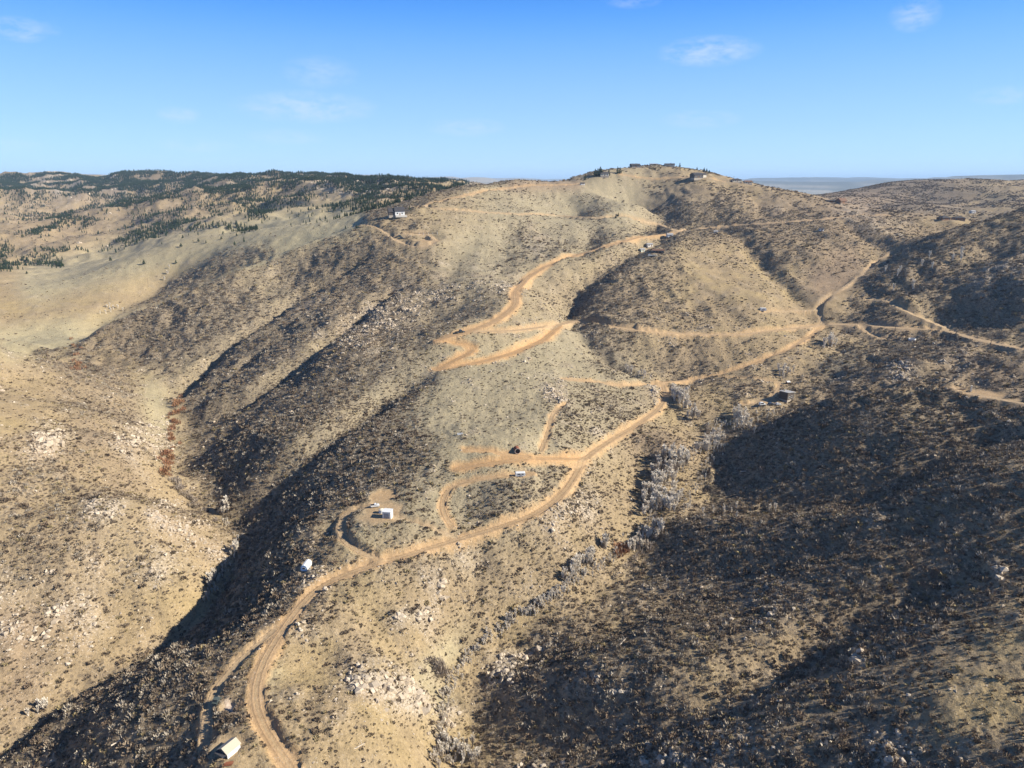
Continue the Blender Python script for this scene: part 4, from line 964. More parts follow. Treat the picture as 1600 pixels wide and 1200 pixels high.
for tr, cr_ in PINES:
    bm = bmesh.new(); bm.from_mesh(tr); bm.from_mesh(cr_)
    me = bpy.data.meshes.new('pine'); bm.to_mesh(me); bm.free(); me.materials.append(M_PINE); PJ.append(me)
scatter('pine_forest', PJ, X[rest], Y[rest], Sz[rest], sink=.03)
for i in order:
    ww = ('on the skyline left of the bare hill' if px[i] > 660 and py[i] < 292 else 'in the wood just behind the bare hill' if px[i] > 640 else 'right behind the gabled house' if px[i] > 600 else 'in the dark wood left of the gabled house' if px[i] > 570 else 'on the slope beyond the pale saddle' if px[i] > 540 else 'in the wood on the skyline ridge' if py[i] < 292 and px[i] < 600 else 'in the loose wood on the pale rocky slope' if 330 < px[i] <= 520 else 'on the slope behind the grey gabled house' if px[i] > 520 else 'on the far ridge beyond the green meadow' if py[i] < 330 else 'along the dark draw beyond the green meadow' if px[i] < 260 else 'on the crest of the green meadow')
    put(PINES[rnd.randrange(6)], float(X[i]), float(Y[i]), float(Sz[i]), 'pine_tree', 'dark green pine '+ww, 'tree', 'pines '+ww, parts=True)
# lone pines on the open slopes and the summit
for qx, qy, s_, lab in [(173,408,8,'small pine standing alone on the crest of the green meadow'),(225,413,7,'lone pine at the middle of the green meadow'),(275,412,6,'small pine in the meadow above the bare draw'),(42,428,5,'smallest lone pine at the left of the meadow'),
        (283,386,6,'dark pine in the meadow near its upper crest'),(310,378,6,'pine on the meadow just below the crest'),(322,380,5,'lower pine of the pair on the upper meadow'),(346,374,5,'pine on the bare meadow crest left of the long slope'),(370,369,5,'pine near the meadow saddle'),
        (557,357,5,'round dark bush tree at the ridge end of the pale road'),(540,358,5,'dark shrub tree on the ridge left of the pale road'),
        (848,281,9,'slim pine on the skyline right of the small hip roofed house'),(853,281,5,'shorter pine beside the slim skyline pine'),(862,283,5,'round juniper on the low skyline'),(772,284,5,'round dark juniper on the skyline left of the small hip roofed house'),
        (914,281,8,'slim pine on the skyline left of the summit houses'),(919,280,4,'small juniper beside the left summit pine'),(965,271,12,'tall spindly pine left of the dark summit house'),(969,271,11,'second spindly pine left of the dark summit house'),
        (1062,258,8,'dark pine at the right end of the long summit house'),(1089,262,6,'small pine on the right shoulder of the summit'),(1100,269,8,'left pine of the reddish trio above the large dark house'),(1104,270,8,'middle pine of the reddish trio above the large dark house'),
        (1108,271,6,'right pine of the reddish trio above the large dark house'),(1152,281,6,'pine just behind the low house on the right shoulder'),(930,276,13,'left pine crowding the small summit cottage'),(938,275,16,'tallest pine beside the small summit cottage'),(934,276,14,'middle pine beside the small summit cottage'),
        (951,275,12,'pine at the right end of the small summit cottage'),(966,338,6,'dark shrub tree above the upper road'),(962,341,5,'dark shrub just left of the shrub tree on the upper road'),(612,334,8,'pine at the left of the gabled house'),(640,328,6,'pine at the right of the gabled house')]:
    h_ = hit(qx, qy)
    if h_ is None: 
        for dy in range(1, 8):
            h_ = hit(qx, qy+dy)
            if h_ is not None: break
    if h_ is None: print('miss', qx, qy); continue
    put(PINES[rnd.randrange(6)], h_[0], h_[1], s_, 'pine_tree', lab, 'tree', None, parts=True, sxy=1.7)
# ------------------------------------------------------------------ buildings, vehicles, poles
def box(bm, x0, x1, y0, y1, z0, z1):
    v = [bm.verts.new(c_) for c_ in ((x0,y0,z0),(x1,y0,z0),(x1,y1,z0),(x0,y1,z0),(x0,y0,z1),(x1,y0,z1),(x1,y1,z1),(x0,y1,z1))]
    for f in ((0,3,2,1),(4,5,6,7),(0,1,5,4),(1,2,6,5),(2,3,7,6),(3,0,4,7)): bm.faces.new([v[i] for i in f])
def prism(bm, pts, y0, y1, axis='y'):
    """polygon in (u, z) extruded along the other horizontal axis"""
    mk = (lambda u, w_, z: (u, w_, z)) if axis == 'y' else (lambda u, w_, z: (w_, u, z))
    a = [bm.verts.new(mk(u, y0, z)) for u, z in pts]; b_ = [bm.verts.new(mk(u, y1, z)) for u, z in pts]
    bm.faces.new(a); bm.faces.new(b_[::-1])
    for i in range(len(pts)): bm.faces.new((a[i], a[i-1], b_[i-1], b_[i]))
def cyl(bm, c_, r0, r1, p0, p1, axis, n_=12, cap=True):
    A_, B_ = [], []
    for i in range(n_):
        a = 2*math.pi*i/n_; u, w_ = math.cos(a), math.sin(a)
        def P_(r_, h_):
            return {'z': (c_[0]+u*r_, c_[1]+w_*r_, h_), 'y': (c_[0]+u*r_, h_, c_[1]+w_*r_), 'x': (h_, c_[0]+u*r_, c_[1]+w_*r_)}[axis]
        A_.append(bm.verts.new(P_(r0, p0))); B_.append(bm.verts.new(P_(r1, p1)))
    for i in range(n_): bm.faces.new((A_[i], A_[(i+1) % n_], B_[(i+1) % n_], B_[i]))
    if cap: bm.faces.new(A_[::-1]); bm.faces.new(B_)
def part(name, bm, m, parent, bev=0):
    bmesh.ops.recalc_face_normals(bm, faces=bm.faces)
    if bev: bmesh.ops.bevel(bm, geom=bm.edges[:], offset=bev, segments=2, affect='EDGES', profile=.6)
    me = bpy.data.meshes.new(name); bm.to_mesh(me); bm.free(); me.materials.append(m)
    o = bpy.data.objects.new(name, me); o.parent = parent; COL.objects.link(o); return o
def hitd(px, py):
    for dy in range(0, 14):
        h_ = hit(px, py+dy)
        if h_ is not None: return h_
def thing(name, label, cat, px, py, rot, group=None, dz=0, dxy=(0, 0)):
    h_ = hitd(px, py); x, y = h_[0]+dxy[0], h_[1]+dxy[1]
    e = bpy.data.objects.new(name, None); COL.objects.link(e); e.empty_display_size = .5
    e.location = (x, y, float(gz(np.array([x]), np.array([y]))[0])+dz); e.rotation_euler = (0, 0, math.radians(rot))
    return tag(e, label, cat, group)
M_WHITE = plain_mat('white_painted_metal', (.62,.62,.60), .5, .06, 2, .4); M_CREAM = plain_mat('cream_siding', (.60,.54,.43), .75, .08, 3)
M_DKWALL = plain_mat('dark_stained_siding', (.085,.070,.062), .8, .2, 3); M_BRWALL = plain_mat('brown_log_siding', (.23,.13,.075), .8, .2, 3); M_MINT = plain_mat('pale_mint_siding', (.58,.64,.58), .7, .06, 3)
M_ROOFD = plain_mat('charcoal_shingles', (.055,.052,.055), .85, .25, 4); M_ROOFB = plain_mat('brown_shingles', (.16,.095,.065), .85, .25, 4); M_ROOFG = plain_mat('grey_metal_roof', (.30,.29,.28), .5, .1, 4, .4)
M_ROOFC = plain_mat('cream_metal_roof', (.42,.37,.28), .5, .08, 5, .4); M_GLASS = plain_mat('window_glass', (.03,.04,.05), .08, .05, 1, .6); M_TRIM = plain_mat('white_trim', (.72,.71,.68), .6, .05, 2)
M_WHITE_SHADE = plain_mat('blue_shade_on_white', (.36,.52,.70), .45, .06, 2, .4); M_TYRE = plain_mat('tyre_rubber', (.03,.03,.03), .9, .1, 5); M_DKCAR = plain_mat('dark_car_paint', (.035,.04,.045), .3, .05, 2, .5)
M_WOOD = plain_mat('weathered_pole_wood', (.20,.15,.11), .9, .25, 3); M_LOG = plain_mat('bleached_log', (.50,.43,.34), .9, .2, 3); M_STEEL = plain_mat('galvanised_steel', (.55,.55,.54), .4, .1, 3, .5, .6)
M_RUST = plain_mat('rusty_sheet', (.22,.085,.045), .8, .3, 3); M_GREYW = plain_mat('grey_siding', (.34,.33,.32), .8, .08, 3); M_STONE = plain_mat('stone_base', (.36,.31,.25), .9, .3, 2); M_CONC = plain_mat('concrete', (.50,.47,.42), .85, .12, 2)
M_GRNV = plain_mat('faded_green_paint', (.07,.085,.075), .5, .1, 2, .3)

def window(par, side, u, z, w_, h_, L, D, frame=M_TRIM):
    """window (frame + pane sub-part) on one wall of a box of half sizes L (x) and D (y)"""
    fb = bmesh.new(); pb = bmesh.new(); f = .09
    def put_(bm, a0, a1, z0, z1, o0, o1):
        if side == 'front': box(bm, a0, a1, -D-o1, -D-o0, z0, z1)
        elif side == 'back': box(bm, a0, a1, D+o0, D+o1, z0, z1)
        elif side == 'right': box(bm, L+o0, L+o1, a0, a1, z0, z1)
        else: box(bm, -L-o1, -L-o0, a0, a1, z0, z1)
    put_(fb, u-w_/2-f, u-w_/2, z-f, z+h_+f, .002, .07); put_(fb, u+w_/2, u+w_/2+f, z-f, z+h_+f, .002, .07)
    put_(fb, u-w_/2, u+w_/2, z-f, z, .002, .07); put_(fb, u-w_/2, u+w_/2, z+h_, z+h_+f, .002, .07)
    put_(pb, u-w_/2+.004, u+w_/2-.004, z+.004, z+h_-.004, .004, .035)
    wd = part('window', fb, frame, par); part('pane', pb, M_GLASS, wd)
def door(par, side, u, w_, h_, L, D, m):
    bm = bmesh.new(); o0, o1 = .003, .08
    if side == 'front': box(bm, u-w_/2, u+w_/2, -D-o1, -D-o0, .05, h_)
    elif side == 'right': box(bm, L+o0, L+o1, u-w_/2, u+w_/2, .05, h_)
    elif side == 'left': box(bm, -L-o1, -L-o0, u-w_/2, u+w_/2, .05, h_)
    else: box(bm, u-w_/2, u+w_/2, D+o0, D+o1, .05, h_)
    d_ = part('door', bm, m, par)
    return d_
def gable_house(par, L, D, h, rh, wall, roof, ov=.4, off=(0, 0), base=1.5, hip=False, suffix=''):
    """ridge runs along x; half sizes L, D; wall height h, ridge rise rh"""
    ox, oy = off
    bm = bmesh.new(); box(bm, ox-L+.05, ox+L-.05, oy-D+.05, oy+D-.05, -base, .02); part('foundation', bm, M_STONE, par)
    bm = bmesh.new()
    if hip: box(bm, ox-L, ox+L, oy-D, oy+D, 0, h)
    else: prism(bm, [(oy-D, 0), (oy+D, 0), (oy+D, h), (oy, h+rh), (oy-D, h)], ox-L, ox+L, 'x')
    part('wall', bm, wall, par)
    th = .22
    if hip:
        bm = bmesh.new(); k_ = max(0.3, L-D)
        lo = [bm.verts.new((ox+sx*(L+ov), oy+sy*(D+ov), h+.03)) for sx, sy in ((-1,-1),(1,-1),(1,1),(-1,1))]
        l2 = [bm.verts.new((ox+sx*(L+ov), oy+sy*(D+ov), h+.22)) for sx, sy in ((-1,-1),(1,-1),(1,1),(-1,1))]
        a, b_ = bm.verts.new((ox-k_, oy, h+rh+.2)), bm.verts.new((ox+k_, oy, h+rh+.2))
        bm.faces.new(lo[::-1])
        for i in range(4): bm.faces.new((lo[i], lo[(i+1) % 4], l2[(i+1) % 4], l2[i]))
        bm.faces.new((l2[0], l2[1], b_, a)); bm.faces.new((l2[2], l2[3], a, b_)); bm.faces.new((l2[1], l2[2], b_)); bm.faces.new((l2[3], l2[0], a))
        return part('roof', bm, roof, par)
    sl = rh/D; bm = bmesh.new(); e = D+ov
    prism(bm, [(oy-e, h-ov*sl+.03), (oy, h+rh+.03), (oy+e, h-ov*sl+.03), (oy+e, h-ov*sl+.03+th), (oy, h+rh+.03+th), (oy-e, h-ov*sl+.03+th)], ox-L-ov, ox+L+ov, 'x')
    return part('roof', bm, roof, par)
def chimney(roof, x, y, z0, z1, s=.5, m=M_STONE):
    bm = bmesh.new(); box(bm, x-s, x+s, y-s, y+s, z0, z1); part('chimney', bm, m, roof)
def flat_block(par, x0, x1, y0, y1, z0, z1, wall, roof, name='wall'):
    bm = bmesh.new(); box(bm, x0, x1, y0, y1, z0, z1); part(name, bm, wall, par)
    bm = bmesh.new(); box(bm, x0-.4, x1+.4, y0-.4, y1+.4, z1+.01, z1+.3); return part('roof', bm, roof, par)

# cabin at the lower left: pale metal roof, gable end darkened for shade
c = thing('cabin', 'small cabin with a pale metal roof and shaded gable end at the bottom left', 'cabin', 359, 1174, 60)
c.scale = (.84, .84, .84)
gable_house(c, 2.5, 2.0, 1.9, 1.15, M_DKWALL, M_ROOFC, .25, base=1.0)  # dark walls carry the gable's shade; the sunlit side goes white
bm = bmesh.new(); box(bm, -2.4, 2.4, -2.09, -2.003, 0.02, 1.75); part('side_wall', bm, M_WHITE, c)
door(c, 'left', 0, .95, 1.85, 2.5, 2.0, M_GREYW); window(c, 'left', 1.2, .9, .6, .6, 2.5, 2.0); window(c, 'left', -1.2, .9, .6, .6, 2.5, 2.0)
bm = bmesh.new(); prism(bm, [(-1.9, 1.7), (1.9, 1.7), (1.9, 1.82), (-1.9, 1.82)], -4.0, -2.6, 'x'); part('porch_roof', bm, M_ROOFD, c)
for sy in (-1.7, 1.7):
    bm = bmesh.new(); box(bm, -3.95, -3.83, sy-.06, sy+.06, -.6, 1.7); part('porch_post', bm, M_WOOD, c)
c = thing('tarp_bundle', 'small white bundle lying in front of the pale roofed cabin', 'tarp', 351, 1182, 20)
bm = bmesh.new(); box(bm, -.8, .8, -.4, .4, -.2, .45); part('cover', bm, M_WHITE, c, .12); bm = bmesh.new(); box(bm, -.85, .85, -.05, .05, .455, .49); part('strap', bm, M_TYRE, c)
c = thing('scrap_pile', 'low rusty sheet pile on the bottom edge below the cabin', 'scrap pile', 356, 1194, 10)
for i in range(3):
    bm = bmesh.new(); box(bm, -1.3+i*.2, 1.0+i*.15, -.5+i*.1, .45+i*.08, -.1+i*.13, -.01+i*.13); part('sheet', bm, M_RUST, c)

def vehicle(px, py, rot, label, kind, m, L=4.6, W=1.8, Hh=1.6, group=None, cat=None, name=None):
    c = thing(name or {'pickup': 'pickup_truck', 'car': 'parked_car', 'camper': 'camper_trailer', 'utv': 'utility_vehicle'}[kind], label, cat or {'pickup': 'truck', 'car': 'car', 'camper': 'camper', 'utv': 'vehicle'}[kind], px, py, rot, group, dz=.02)
    h2, w2 = L/2, W/2; b0 = .38
    if kind == 'camper':
        bm = bmesh.new(); prism(bm, [(-h2, b0), (h2*.85, b0), (h2, b0+.5), (h2*.93, Hh-.15), (h2*.8, Hh), (-h2*.93, Hh), (-h2, Hh-.2)], -w2, w2, 'y'); part('body', bm, m, c)
        window(c, 'front', -.3*h2, b0+.75, .9, .5, h2, w2, M_GREYW); window(c, 'front', .45*h2, b0+.75, .6, .5, h2, w2, M_GREYW); door(c, 'front', .1*h2, .6, Hh-.35, h2, w2, M_GREYW)
        window(c, 'left', 0, b0+.7, W*.5, .55, h2, w2, M_GREYW)
        bm = bmesh.new(); box(bm, h2*1.0, h2*1.0+.9, -.05, .05, .4, .5); part('hitch', bm, M_TYRE, c); xs = (-.1*h2,)
    else:
        if kind == 'pickup': prof = [(-h2, b0), (h2, b0), (h2, b0+.45), (h2*.95, b0+.62), (h2*.5, b0+.68), (h2*.28, Hh), (-h2*.12, Hh), (-h2*.2, b0+.68), (-h2, b0+.66)]
        elif kind == 'utv': prof = [(-h2, b0), (h2, b0), (h2*.95, b0+.5), (h2*.4, b0+.55), (h2*.25, Hh), (-h2*.6, Hh), (-h2*.7, b0+.55), (-h2, b0+.5)]
        else: prof = [(-h2, b0), (h2, b0), (h2, b0+.4), (h2*.9, b0+.55), (h2*.45, b0+.62), (h2*.15, Hh), (-h2*.7, Hh), (-h2*.95, b0+.6)]
        bm = bmesh.new(); prism(bm, prof, -w2, w2, 'y'); part('body', bm, m, c, .03)
        gx0, gx1 = (-h2*.12, h2*.24) if kind == 'pickup' else (-h2*.62, h2*.12)
        for sy in (-1, 1):
            bm = bmesh.new(); prism(bm, [(gx0, b0+.72), (gx1+.14*h2, b0+.72), (gx1, Hh-.1), (gx0, Hh-.1)], sy*w2, sy*(w2+.02), 'y'); part('side_window', bm, M_GLASS, c)
        bm = bmesh.new(); xa, xb = (h2*.5, h2*.28) if kind == 'pickup' else ((h2*.4, h2*.25) if kind == 'utv' else (h2*.45, h2*.15))
        v = [bm.verts.new(p) for p in ((xa+.01, -w2*.85, b0+.74), (xa+.01, w2*.85, b0+.74), (xb+.06, w2*.85, Hh-.06), (xb+.06, -w2*.85, Hh-.06), (xa-.1, -w2*.85, b0+.74), (xa-.1, w2*.85, b0+.74), (xb-.05, w2*.85, Hh-.06), (xb-.05, -w2*.85, Hh-.06))]
        for f in ((0,1,2,3),(5,4,7,6),(0,4,5,1),(3,2,6,7),(0,3,7,4),(1,5,6,2)): bm.faces.new([v[i] for i in f])
        part('windscreen', bm, M_GLASS, c)
        for sy in (-.7, .7):
            bm = bmesh.new(); box(bm, h2+.002, h2+.05, sy*w2-.15, sy*w2+.15, b0+.2, b0+.38); part('headlight', bm, M_TRIM, c)
        if kind == 'pickup':
            bm = bmesh.new(); box(bm, -h2+.1, -h2*.22, -w2+.12, w2-.12, b0+.665, b0+.70); part('bed', bm, M_TYRE, c)
        xs = (-.62*h2, .62*h2)
    for x in xs:
        for sy in (-1, 1):
            bm = bmesh.new(); cyl(bm, (x, .36), .36, .36, sy*(w2-.12)-.11, sy*(w2-.12)+.13, 'y', 12); wh = part('wheel', bm, M_TYRE, c)
            bm = bmesh.new(); cyl(bm, (x, .36), .2, .2, sy*(w2-.12)+sy*.132-.01, sy*(w2-.12)+sy*.132+.01, 'y', 8); part('rim', bm, M_STEEL, wh)
    return c
vehicle(339, 1098, 80, 'small dark green utility vehicle parked beside the pale gravel patch', 'utv', M_GRNV, 2.9, 1.5, 1.7)
vehicle(719, 520, 28, 'dark pickup parked at the tip of the orange switchback', 'pickup', M_DKCAR, 6.6, 2.4, 2.2)
vehicle(813, 744, 5, 'white camper trailer parked on the dirt loop below the orange clearing', 'camper', M_WHITE, 4.6, 2.2, 1.9)
vehicle(1191, 633, 10, 'white van parked left of the dark cabin in its shadow edge', 'car', M_WHITE, 4.6, 2.0, 2.0, name='parked_van', cat='van')
vehicle(1205, 633, 12, 'dark car parked between the white van and the small white car', 'car', M_DKCAR, 4.8, 2.0, 1.7)
vehicle(1216, 633, 8, 'small white car nearest to the dark cabin', 'car', M_WHITE, 3.4, 1.8, 1.5)
vehicle(1192, 486, 0, 'white camper at the end of the short spur track on the right', 'camper', M_WHITE, 5.6, 2.6, 2.9)
vehicle(586, 792, 15, 'white pickup under the orange cut bank behind the white shed', 'pickup', M_WHITE, 3.6, 1.6, 1.4)
vehicle(628, 373, 10, 'dark car parked by the fenced pad on the left ridge', 'car', M_DKCAR, 5.4, 2.3, 2.0)
vehicle(624, 370, 30, 'dark truck parked left of the dark car on the ridge pad', 'pickup', M_DKCAR, 5.6, 2.3, 2.2)

# white shed on the levelled pad
c = thing('shed', 'white box shed on the levelled pad inside the road loop', 'shed', 606, 808, -8)
bm = bmesh.new(); box(bm, -1.75, 1.75, -1.6, 1.6, -.5, 2.9); part('wall', bm, M_WHITE, c)
bm = bmesh.new(); box(bm, -1.9, 1.9, -1.75, 1.75, 2.91, 3.1); part('roof', bm, M_WHITE, c)
bm = bmesh.new(); box(bm, -1.1, 1.1, -1.68, -1.603, .1, 2.3); d_ = part('roll_up_door', bm, M_GREYW, c)
for i in range(5):
    bm = bmesh.new(); box(bm, -1.08, 1.08, -1.70, -1.682, .2+i*.42, .5+i*.42); part('panel', bm, M_GREYW, d_)
window(c, 'right', 0, 1.2, .7, .6, 1.75, 1.6)
c = thing('storage_tank', 'low white storage tank touching the left side of the white shed', 'tank', 596, 801, 0)
bm = bmesh.new(); cyl(bm, (0, 0), 1.1, 1.1, -.3, 1.5, 'z', 16); part('body', bm, M_WHITE, c); bm = bmesh.new(); cyl(bm, (0, 0), 1.1, .35, 1.51, 1.85, 'z', 16); part('lid', bm, M_CREAM, c)
# rounded trailer on the road shoulder
c = thing('rounded_trailer', 'rounded white trailer with a blue shaded end above the road bend', 'trailer', 479, 889, 84)
prof = [(-1.15,.45),(1.15,.45),(1.3,1.2),(1.15,2.1),(.75,2.6),(0,2.8),(-.75,2.6),(-1.15,2.1),(-1.3,1.2)]
bm = bmesh.new(); prism(bm, prof, -2.3, 2.3, 'x'); part('body', bm, M_WHITE, c)
bm = bmesh.new(); prism(bm, [(u*.94, .06+z*.96) for u, z in prof], -2.36, -2.303, 'x'); part('end_shade', bm, M_WHITE_SHADE, c)  # blue painted over the white end for its skylit shade
window(c, 'left', 0, 1.35, 1.0, .6, 2.37, 1.3, M_TRIM); door(c, 'front', .3, .7, 2.0, 2.3, 1.24, M_GREYW)
for sy in (-1, 1):
    bm = bmesh.new(); cyl(bm, (0, .36), .36, .36, sy*1.1-.12, sy*1.1+.12, 'y', 12); wh = part('wheel', bm, M_TYRE, c)
bm = bmesh.new(); box(bm, -3.4, -2.37, -.06, .06, .5, .6); part('hitch', bm, M_TYRE, c)
# dark cabin by the right creek
c = thing('dark_cabin', 'dark cabin with a pale mint end wall above the right creek', 'cabin', 1230, 622, 38)
bm = bmesh.new(); box(bm, -5.0, 3.2, -3.1, 3.1, -1.6, .02); part('foundation', bm, M_STONE, c)
bm = bmesh.new(); prism(bm, [(-5.0, .02), (3.2, .02), (3.2, 4.3), (-5.0, 5.3)], -3.1, 3.1, 'y'); part('wall', bm, M_DKWALL, c)
bm = bmesh.new(); prism(bm, [(-3.1, .02), (3.1, .02), (3.1, 4.25), (-3.1, 4.25)], 3.203, 3.28, 'x'); part('end_wall', bm, M_MINT, c)
bm = bmesh.new(); prism(bm, [(-5.6, 5.4), (3.9, 4.25), (3.9, 4.5), (-5.6, 5.65)], -3.7, 3.7, 'y'); rf = part('roof', bm, M_ROOFG, c)
window(c, 'right', -1.5, 2.5, 1.1, 1.1, 3.28, 3.1); window(c, 'right', 1.2, 2.6, .9, .9, 3.28, 3.1); window(c, 'right', 1.3, .7, 1.1, 1.1, 3.28, 3.1); door(c, 'right', -1.4, 1.1, 2.1, 3.28, 3.1, M_DKWALL)
window(c, 'front', -3.0, 1.2, 1.4, 1.2, 3.2, 3.1); window(c, 'front', 0, 1.2, 1.4, 1.2, 3.2, 3.1)
chimney(rf, -2.5, 1.2, 4.9, 6.6, .3)
c = thing('pump_house', 'tiny white pump house just behind the dark cabin', 'shed', 1231, 600, 10)
gable_house(c, 1.1, 1.1, 1.6, .6, M_BRWALL, M_WHITE, .2, base=.8); door(c, 'front', 0, .7, 1.5, 1.1, 1.1, M_DKWALL)
# gabled house on the left ridge
c = thing('gabled_house', 'steep roofed dark house with a white gable end on the left ridge', 'house', 624, 336, 20)
rf = gable_house(c, 5.5, 3.6, 4.6, 4.4, M_WHITE, M_ROOFD, .5, base=3)
rf2 = gable_house(c, 3.4, 3.2, 4.0, 3.8, M_DKWALL, M_ROOFD, .5, off=(-9.0, .6), base=3)
window(c, 'right', 0, 5.0, 1.6, 1.6, 5.5, 3.6, M_DKWALL); window(c, 'right', -1.7, 1.2, 1.3, 1.5, 5.5, 3.6, M_DKWALL); window(c, 'right', 1.7, 1.2, 1.3, 1.5, 5.5, 3.6, M_DKWALL)
window(c, 'front', -2.8, 1.3, 1.6, 1.5, 5.5, 3.6); window(c, 'front', 2.6, 1.3, 1.6, 1.5, 5.5, 3.6); door(c, 'front', 0, 1.2, 2.3, 5.5, 3.6, M_BRWALL); chimney(rf, -1.5, 1.2, 6.5, 10.2, .5)
bm = bmesh.new(); box(bm, -5.4, 7.5, -6.4, -3.72, -2.2, .0); part('deck', bm, M_CONC, c)
# summit houses
def house(name, label, px, py, rot, L, D, h, rh, wall, roof, wins, hip=False, chim=True, dxy=(0, 0), cat='house'):
    c = thing(name, label, cat, px, py, rot, dxy=dxy)
    rf = gable_house(c, L, D, h, rh, wall, roof, .7, hip=hip, base=4)
    for k in range(wins):
        u = -L+(k+.5)*2*L/wins
        if k == wins//2: door(c, 'front', u, 1.3, min(2.4, h-.3), L, D, M_BRWALL)
        else: window(c, 'front', u, 1.0, min(1.8, L/wins), min(1.5, h-1.5), L, D)
    window(c, 'right', 0, 1.0, 1.6, min(1.5, h-1.5), L, D); window(c, 'left', 0, 1.0, 1.6, min(1.5, h-1.5), L, D)
    if chim: chimney(rf, L*.3, D*.3, h, h+rh+1.1, .5)
    return c
house('hip_roof_house', 'small cream house with a dark hip roof alone on the skyline left of the summit', 812, 280, 8, 6.4, 5.2, 3.4, 3.4, M_CREAM, M_ROOFB, 3, hip=True)
c = house('cottage', 'small pale cottage tucked among dark pines left of the summit', 944, 275, 5, 7.0, 4.5, 4.2, 2.0, M_CREAM, M_ROOFD, 3)
c = house('summit_house', 'dark two storey house at the left end of the bare summit', 992, 262, 12, 8.0, 5.0, 4.4, 2.2, M_DKWALL, M_ROOFD, 5)
for k in range(4): window(c, 'front', -6+k*4, 2.9, 1.3, .9, 8.0, 5.0)
bm = bmesh.new(); box(bm, -9, 8, -8, -5.1, -3, .4); part('deck', bm, M_STONE, c)
house('long_low_building', 'long flat grey roofed building behind the summit crest', 1027, 256, 0, 6.0, 4.0, 2.6, .8, M_CREAM, M_ROOFG, 6, chim=False, dxy=(-4, 16))
c = house('long_house', 'long low dark roofed house on top of the summit', 1046, 260, -2, 8.2, 4.6, 3.0, 1.8, M_CREAM, M_ROOFD, 7)
bm = bmesh.new(); box(bm, -8, 7, -7.5, -4.7, -4, .2); part('terrace', bm, M_STONE, c)
c = house('large_dark_house', 'large dark house with a pale right end throwing a long shadow below the summit', 1088, 278, 25, 9.0, 6.0, 5.2, 3.0, M_DKWALL, M_ROOFD, 5)
gable_house(c, 3.2, 5.0, 5.2, 2.2, M_CREAM, M_ROOFD, .5, off=(12.4, -1.0), base=4)
for k in range(3): window(c, 'front', -6+k*5, 3.4, 1.5, 1.1, 9.0, 6.0)
c = house('low_house', 'low dark roofed house with pale walls on the right shoulder of the summit', 1150, 284, 10, 8.0, 4.5, 3.0, 2.0, M_CREAM, M_ROOFD, 5, hip=True)
house('garage', 'brown roofed garage just right of the low shoulder house', 1168, 287, 5, 6.0, 4.5, 3.2, 1.8, M_CREAM, M_ROOFB, 3, chim=False, cat='garage')
house('white_shed', 'tiny white shed on the slope below the left summit cottage', 910, 289, 20, 2.8, 2.2, 2.6, 1.0, M_WHITE, M_ROOFD, 1, chim=False, cat='shed')
house('brown_house', 'brown steep roofed house on the right shoulder ridge', 1314, 318, 25, 6.5, 5.0, 4.2, 4.0, M_BRWALL, M_ROOFB, 3)
house('low_barn', 'long low dark barn just left of the brown steep roofed house', 1298, 316, 5, 8.0, 2.5, 2.6, .8, M_DKWALL, M_ROOFD, 3, chim=False, cat='barn')
house('dark_roof_house', 'left house of the pair with dark roofs on the right saddle pad', 1474, 344, 10, 6.5, 5.5, 3.2, 2.6, M_BRWALL, M_ROOFD, 3, hip=True)
house('right_saddle_house', 'right house of the pair on the saddle pad beside the dark hill', 1497, 344, -6, 7.0, 4.5, 3.0, 2.2, M_BRWALL, M_ROOFD, 3, hip=True)
house('white_barn', 'small white barn beyond the right saddle', 1519, 333, 15, 4.5, 3.5, 3.6, 1.8, M_WHITE, M_ROOFG, 2, chim=False, cat='barn')
house('small_white_house', 'tiny white house at the upper road junction right of the ravine', 1046, 370, 12, 3.4, 2.6, 3.0, 1.4, M_WHITE, M_ROOFG, 1, chim=False)
house('metal_shed', 'grey metal shed on the knoll pad below the road junction', 1014, 385, 25, 3.6, 2.6, 2.8, 1.0, M_TRIM, M_ROOFG, 2, chim=False, cat='shed')
house('pale_green_shed', 'pale green shed at the left of the knoll pad', 1003, 393, 30, 3.0, 2.2, 2.6, 1.0, M_MINT, M_ROOFG, 1, chim=False, cat='shed')
house('grey_house', 'low dark house at the right of the knoll pad', 1028, 395, -5, 6.0, 3.2, 2.8, 1.2, M_DKWALL, M_ROOFB, 3)
vehicle(1016, 400, 5, 'white car at the front of the knoll pad', 'car', M_WHITE, 5.0, 2.2, 1.9); vehicle(1024, 400, 5, 'cream car right of the white car on the knoll pad', 'car', M_CREAM, 4.6, 2.1, 1.8)
house('roadside_shed', 'tiny cream shed beside the upper road right of the junction', 1118, 364, 5, 2.2, 1.8, 2.2, .8, M_CREAM, M_ROOFG, 1, chim=False, cat='shed')
house('ridge_shed', 'small pale shed beside the upper right road on the lit ridge', 1283, 361, 5, 2.4, 2.0, 2.6, .9, M_TRIM, M_ROOFD, 1, chim=False, cat='shed')

